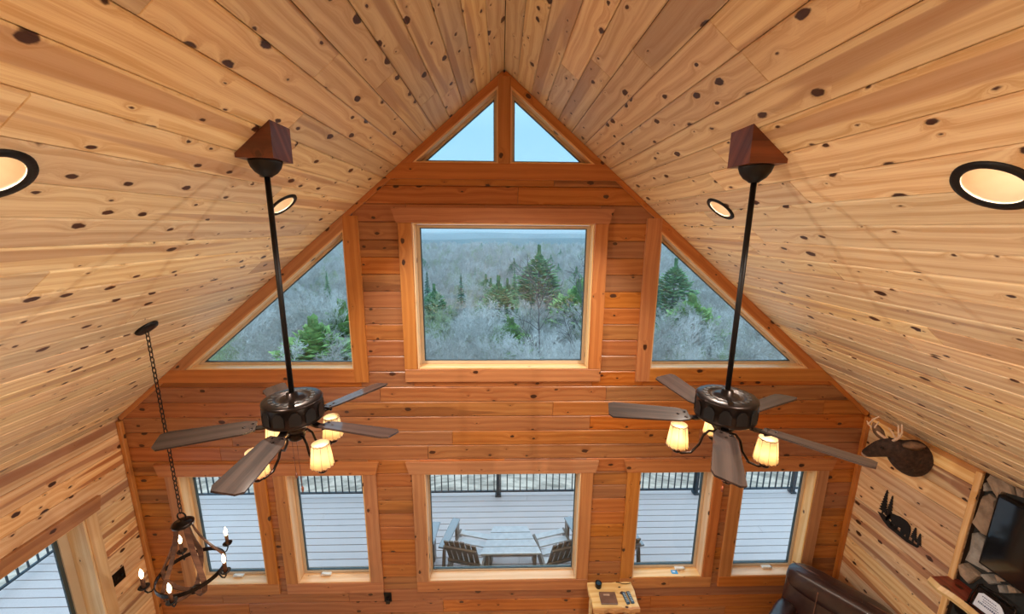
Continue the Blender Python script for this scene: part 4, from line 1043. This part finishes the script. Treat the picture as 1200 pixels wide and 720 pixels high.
# --- trees
def bare_tree(seed, H=10, spread=.42, forks=1, maxlev=3):
    rg = random.Random(seed); V = []; F = []
    def seg(p0, p1, r0, r1, n=3):
        b = len(V); t_ = (p1-p0).normalized(); a = Vector((0, 0, 1)) if abs(t_.z) < .9 else Vector((1, 0, 0)); u = t_.cross(a).normalized(); v = t_.cross(u)
        for p, r_ in ((p0, r0), (p1, r1)):
            for k in range(n):
                an = 2*math.pi*k/n; V.append(tuple(p+(u*math.cos(an)+v*math.sin(an))*r_))
        for k in range(n): F.append((b+k, b+(k+1) % n, b+n+(k+1) % n, b+n+k))
    def grow(p, d, L, r, lev):
        ns = {0: 7, 1: 4, 2: 3, 3: 2}[lev]; q = p
        for i in range(ns):
            d = (d+Vector((rg.gauss(0, 1), rg.gauss(0, 1), rg.gauss(.12, .6)))*(.07+.09*lev)).normalized()
            n2 = q+d*L/ns; r2 = max(r*(1-.8*(i+1)/ns), .012); seg(q, n2, max(r*(1-.8*i/ns), .012), r2, 5 if lev == 0 else 3)
            q = n2
            if lev < maxlev:
                f_ = (i+1)/ns
                if lev == 0 and f_ < .35: continue
                for _ in range({0: 3, 1: 3, 2: 3}[lev]):
                    a = rg.uniform(0, 6.283); el = rg.uniform(.25, .95) if lev == 0 else rg.uniform(.0, .9)
                    side = d.cross(Vector((math.cos(a), math.sin(a), .1))).normalized()
                    nd = (d*math.cos(.5+el*.5)+side*math.sin(.5+el*.5)+Vector((0, 0, .22))).normalized()
                    grow(q, nd, L*{0: spread, 1: .5, 2: .55}[lev]*(1.15-.55*f_)*rg.uniform(.7, 1.2), r2*.55+.004, lev+1)
    for k in range(forks):
        grow(Vector((k*.3, 0, -.3)), Vector((rg.uniform(-.08, .08)+(.28*(2*k-1) if forks > 1 else 0), rg.uniform(-.06, .06), 1)).normalized(), H, .02*H**.95*.55, 0)
    me = bpy.data.meshes.new('bare_tree'); me.from_pydata(V, [], F); me.update(); return me
BT = [bare_tree(s, 10, .40+.03*(s % 3)) for s in range(6)]
for i, me in enumerate(BT): me.materials.append(M[('bark', 'bark2', 'bark2', 'bud', 'bark2', 'bark')[i]])
VT = bare_tree(77, 11.5, .34, 2, 2); VT.materials.append(M['barkdark'])
def conifer_mesh(seed, H, Wd, mode):
    rg = random.Random(seed); mb = MB()
    n = 420 if mode == 'fir' else 900
    for i in range(n):
        t_ = (i+.5)/n
        if mode == 'fir':
            z_ = H*(.16+.84*t_); rr = Wd*(1-t_)**.85*rg.uniform(.55, 1.1)+.03; a = i*2.399; c = Vector((0, 0, z_)); tip = Vector((rr*math.cos(a), rr*math.sin(a), z_-rr*.28+rg.uniform(-.1, .15)))
            wv = .05+.26*rr
        else:
            z_ = H*(.42+.58*t_); env = math.sin(min(1, (t_*.9+.22))*math.pi)**.7; a = rg.uniform(0, 6.283); rr = Wd*env*rg.uniform(.35, 1.1)+.2
            c = Vector((rr*.35*math.cos(a), rr*.35*math.sin(a), z_-.2)); tip = Vector((rr*math.cos(a), rr*math.sin(a), z_+rg.uniform(-.1, .5))); wv = .16+.09*rr; c = c+(tip-c)*rg.uniform(.1, .55)
        ax = tip-c; sd = ax.cross(Vector((0, 0, 1))).normalized()*wv; upn = Vector((0, 0, wv*.35)); m_ = c+ax*.62
        mb.add([c, m_+sd, tip, m_-sd, m_+upn, m_-upn*.8], [(0, 1, 4), (1, 2, 4), (2, 3, 4), (3, 0, 4), (1, 0, 5), (2, 1, 5), (3, 2, 5), (0, 3, 5)])
    return mb.mesh('foliage')
def conifer_proto(seed, H, Wd, mode, mat):
    fm = conifer_mesh(seed, H, Wd, mode); fm.materials.append(mat)
    tm = MB().lathe([(.02*H, -.5), (.014*H, H*.4), (.003*H, H*.97)], 7).mesh('trunk'); tm.materials.append(M['barkdark']); return fm, tm
CP = {'fir': [conifer_proto(s, 12, 1.7, 'fir', M['leafdark' if s % 2 else 'leaf']) for s in range(3)], 'pine': [conifer_proto(9+s, 14, 3.0, 'pine', M['leaf']) for s in range(2)], 'shrub': [conifer_proto(20, 6, 1.9, 'pine', M['leaffresh'])]}
def conifer(kind, i, x, y_, sc, rz, label, group):
    fm, tm = CP[kind][i % len(CP[kind])]
    e = empty('evergreen_tree' if kind != 'shrub' else 'leafy_tree', (x, y_, gz(x, y_))); e.scale = (sc, sc, sc); e.rotation_euler = (0, 0, rz)
    tag(e, label, 'tree', group); link('foliage', fm, None, e); link('trunk', tm, None, e); return e
def ray(px_, py_):
    return fwd+(px_-600)/FPX*rg2-(py_-360)/FPX*up2
def spot(px_, ytop, dist):
    d = ray(px_, ytop); d = d/d.y; p = CAM+d*dist; return p.x, dist, p.z-gz(p.x, dist)
KEY = [('pine', 632, 287, 74, 'broad tall pine standing highest right of centre in the picture window'), ('fir', 540, 321, 60, 'dark pointed fir left of centre in the picture window'),
       ('fir', 603, 314, 66, 'dark fir just left of the broad tall pine'), ('pine', 584, 322, 62, 'rounded green pine near the centre of the picture window'),
       ('fir', 500, 317, 70, 'small dark fir at the left edge of the picture window'), ('shrub', 680, 328, 58, 'fresh green tree at the right edge of the picture window'),
       ('shrub', 366, 371, 36, 'bright green leafy tree in the left sloped window'), ('shrub', 400, 352, 44, 'green leafy tree beside the casing of the left sloped window'), ('fir', 382, 318, 78, 'slim fir high in the left sloped window'),
       ('pine', 793, 302, 66, 'big green pine in the right sloped window'), ('fir', 772, 318, 60, 'dark fir beside the casing of the right sloped window'), ('shrub', 812, 345, 50, 'fresh green tree behind the rod of the right fan'),
       ('shrub', 598, 372, 44, 'pale green tree low in the centre of the picture window'), ('fir', 622, 352, 52, 'slim fir below the broad tall pine')]
for i, (kd, px_, yt, dist, lb) in enumerate(KEY):
    x, y_, h_ = spot(px_, yt, dist); base_h = {'fir': 12, 'pine': 14.3, 'shrub': 6.3}[kd]
    conifer(kd, i, x, y_, h_/base_h, i*1.3, lb, None)
x, y_, h_ = spot(652, 338, 34)
o = link('bare_tree', VT, None, None, Matrix.Translation((x, y_, gz(x, y_))) @ Matrix.Scale(h_/11, 4)); tag(o, 'dark forked bare tree in the lower right of the picture window', 'tree')
rng = random.Random(50)
WIN = [(470, 705, 262, 432), (220, 425, 270, 432), (750, 950, 270, 432)]
def proj(p):
    d = Vector(p)-CAM; z_ = d.dot(fwd); return 600+FPX*d.dot(rg2)/z_, 360-FPX*d.dot(up2)/z_
def seen(x, y_, h_):
    for f_ in (.45, .75, 1):
        u, v = proj((x, y_, gz(x, y_)+h_*f_))
        if any(a < u < b and c < v < d_ for a, b, c, d_ in WIN): return True
    return False
# conifers along the far tree line
nt_ = 0
for i in range(400):
    an = rng.uniform(-.72, .72); dist = rng.uniform(60, 300); x = math.tan(an)*dist
    if not seen(x, dist, 12) or nt_ >= 120: continue
    if rng.random() < .35 and abs(an) > .28: continue
    conifer('fir' if rng.random() < .7 else 'pine', nt_, x, dist, rng.uniform(.75, 1.15), rng.uniform(0, 6), 'small evergreen rising from the bare forest towards the far tree line', 'distant evergreens'); nt_ += 1
# nearest bare trees one by one
cand = []
for i in range(6000):
    an = rng.uniform(-.73, .73); dist = math.sqrt(rng.uniform(26**2, 92**2)); x = math.tan(an)*dist; h_ = rng.uniform(7.5, 11.5) if dist > 38 else rng.uniform(5, 8)
    if not seen(x, dist, h_): continue
    if any((x-c[0])**2+(dist-c[1])**2 < 6.5 for c in cand): continue
    cand.append((x, dist, h_))
cand.sort(key=lambda c: c[1]); near, far_ = cand[:290], cand[290:]
for (x, dist, h_) in near:
    o = link('bare_tree', BT[rng.randrange(6)], None, None, Matrix.Translation((x, dist, gz(x, dist))) @ Matrix.Rotation(rng.uniform(0, 6.28), 4, 'Z') @ Matrix.Scale(h_/10, 4))
    tag(o, 'pale bare winter tree in the dense forest below the upper windows', 'tree', 'bare winter trees of the forest')
# the rest of the forest: one object, instanced on points
pts = list((x, d_, h_) for x, d_, h_ in far_)
for i in range(16000):
    an = rng.uniform(-.74, .74); dist = math.sqrt(rng.uniform(88**2, 330**2)); x = math.tan(an)*dist; h_ = rng.uniform(8, 12.5)
    if seen(x, dist, h_) and len(pts) < 5200: pts.append((x, dist, h_))
me = bpy.data.meshes.new('forest'); me.from_pydata([(x, d_, gz(x, d_)) for x, d_, h_ in pts], [], []); me.update()
at_ = me.attributes.new('sc', 'FLOAT', 'POINT'); at_.data.foreach_set('value', [h_/10 for _, _, h_ in pts])
forest = link('forest', me); tag(forest, 'hazy bare forest filling the valley behind the nearer trees', 'forest', kind='stuff')
ng = bpy.data.node_groups.new('forest', 'GeometryNodeTree'); ng.interface.new_socket('Geometry', in_out='INPUT', socket_type='NodeSocketGeometry'); ng.interface.new_socket('Geometry', in_out='OUTPUT', socket_type='NodeSocketGeometry')
N = ng.nodes; gi = N.new('NodeGroupInput'); go = N.new('NodeGroupOutput'); iop = N.new('GeometryNodeInstanceOnPoints'); jn = N.new('GeometryNodeJoinGeometry')
src = {}
for o in bpy.data.objects:
    if o.name.startswith('bare_tree') and o.data in BT and o.data.name not in src: src[o.data.name] = o
for o in src.values():
    oi_ = N.new('GeometryNodeObjectInfo'); oi_.inputs['Object'].default_value = o; oi_.inputs['As Instance'].default_value = True; ng.links.new(oi_.outputs['Geometry'], jn.inputs[0])
ng.links.new(gi.outputs[0], iop.inputs['Points']); ng.links.new(jn.outputs[0], iop.inputs['Instance']); iop.inputs['Pick Instance'].default_value = True
ri = N.new('FunctionNodeRandomValue'); ri.data_type = 'INT'; ri.inputs[4].default_value = 0; ri.inputs[5].default_value = max(0, len(src)-1); ng.links.new(ri.outputs[2], iop.inputs['Instance Index'])
rr_ = N.new('FunctionNodeRandomValue'); rr_.data_type = 'FLOAT_VECTOR'; rr_.inputs[0].default_value = (0, 0, 0); rr_.inputs[1].default_value = (0, 0, 6.28); ng.links.new(rr_.outputs[0], iop.inputs['Rotation'])
na = N.new('GeometryNodeInputNamedAttribute'); na.data_type = 'FLOAT'; na.inputs[0].default_value = 'sc'; ng.links.new(na.outputs[0], iop.inputs['Scale'])
ng.links.new(iop.outputs[0], go.inputs[0]); md = forest.modifiers.new('forest', 'NODES'); md.node_group = ng
# two pale houses among the trees
for (px_, py_, dist, sc, lb) in ((669, 352, 128, 1.0, 'cream house glimpsed among bare trees on the right of the picture window'), (494, 356, 120, 1.0, 'cream house glimpsed at the left edge of the picture window')):
    d = ray(px_, py_); d = d/d.y*dist; p = CAM+d
    h = empty('house', (p.x, p.y, gz(p.x, p.y)), .4); tag(h, lb, 'house'); hz = p.z-gz(p.x, p.y)
    MB().box(-3.4, 3.4, -3, 3, 0, max(hz, 3)).build('wall', M['housewall'], h)
    hz = max(hz, 3); MB().prism([(-3.3, hz), (3.3, hz), (0, hz+2.2)], 7.4, 'x', -3.7).build('roof', M['hill'], h)
    for k in (-1.8, 1.8): MB().box(k-.5, k+.5, -3.06, -3, hz-2.2, hz-.8).build('window', M['screen'], h)

# ------------------------------------------------------------------ haze over the valley
m, t, out = newmat('valley_haze'); q = NT(t); vsn = q.n('VolumeScatter'); vsn.inputs['Color'].default_value = (.74, .90, 1, 1); vsn.inputs['Density'].default_value = .0008
t.links.new(vsn.outputs[0], out.inputs['Volume'])
hz_ = MB().box(-9000, 9000, 26, 9500, -70, 45).build('valley_haze', m); tag(hz_, 'thin blue haze hanging over the valley forest', 'haze', kind='stuff')
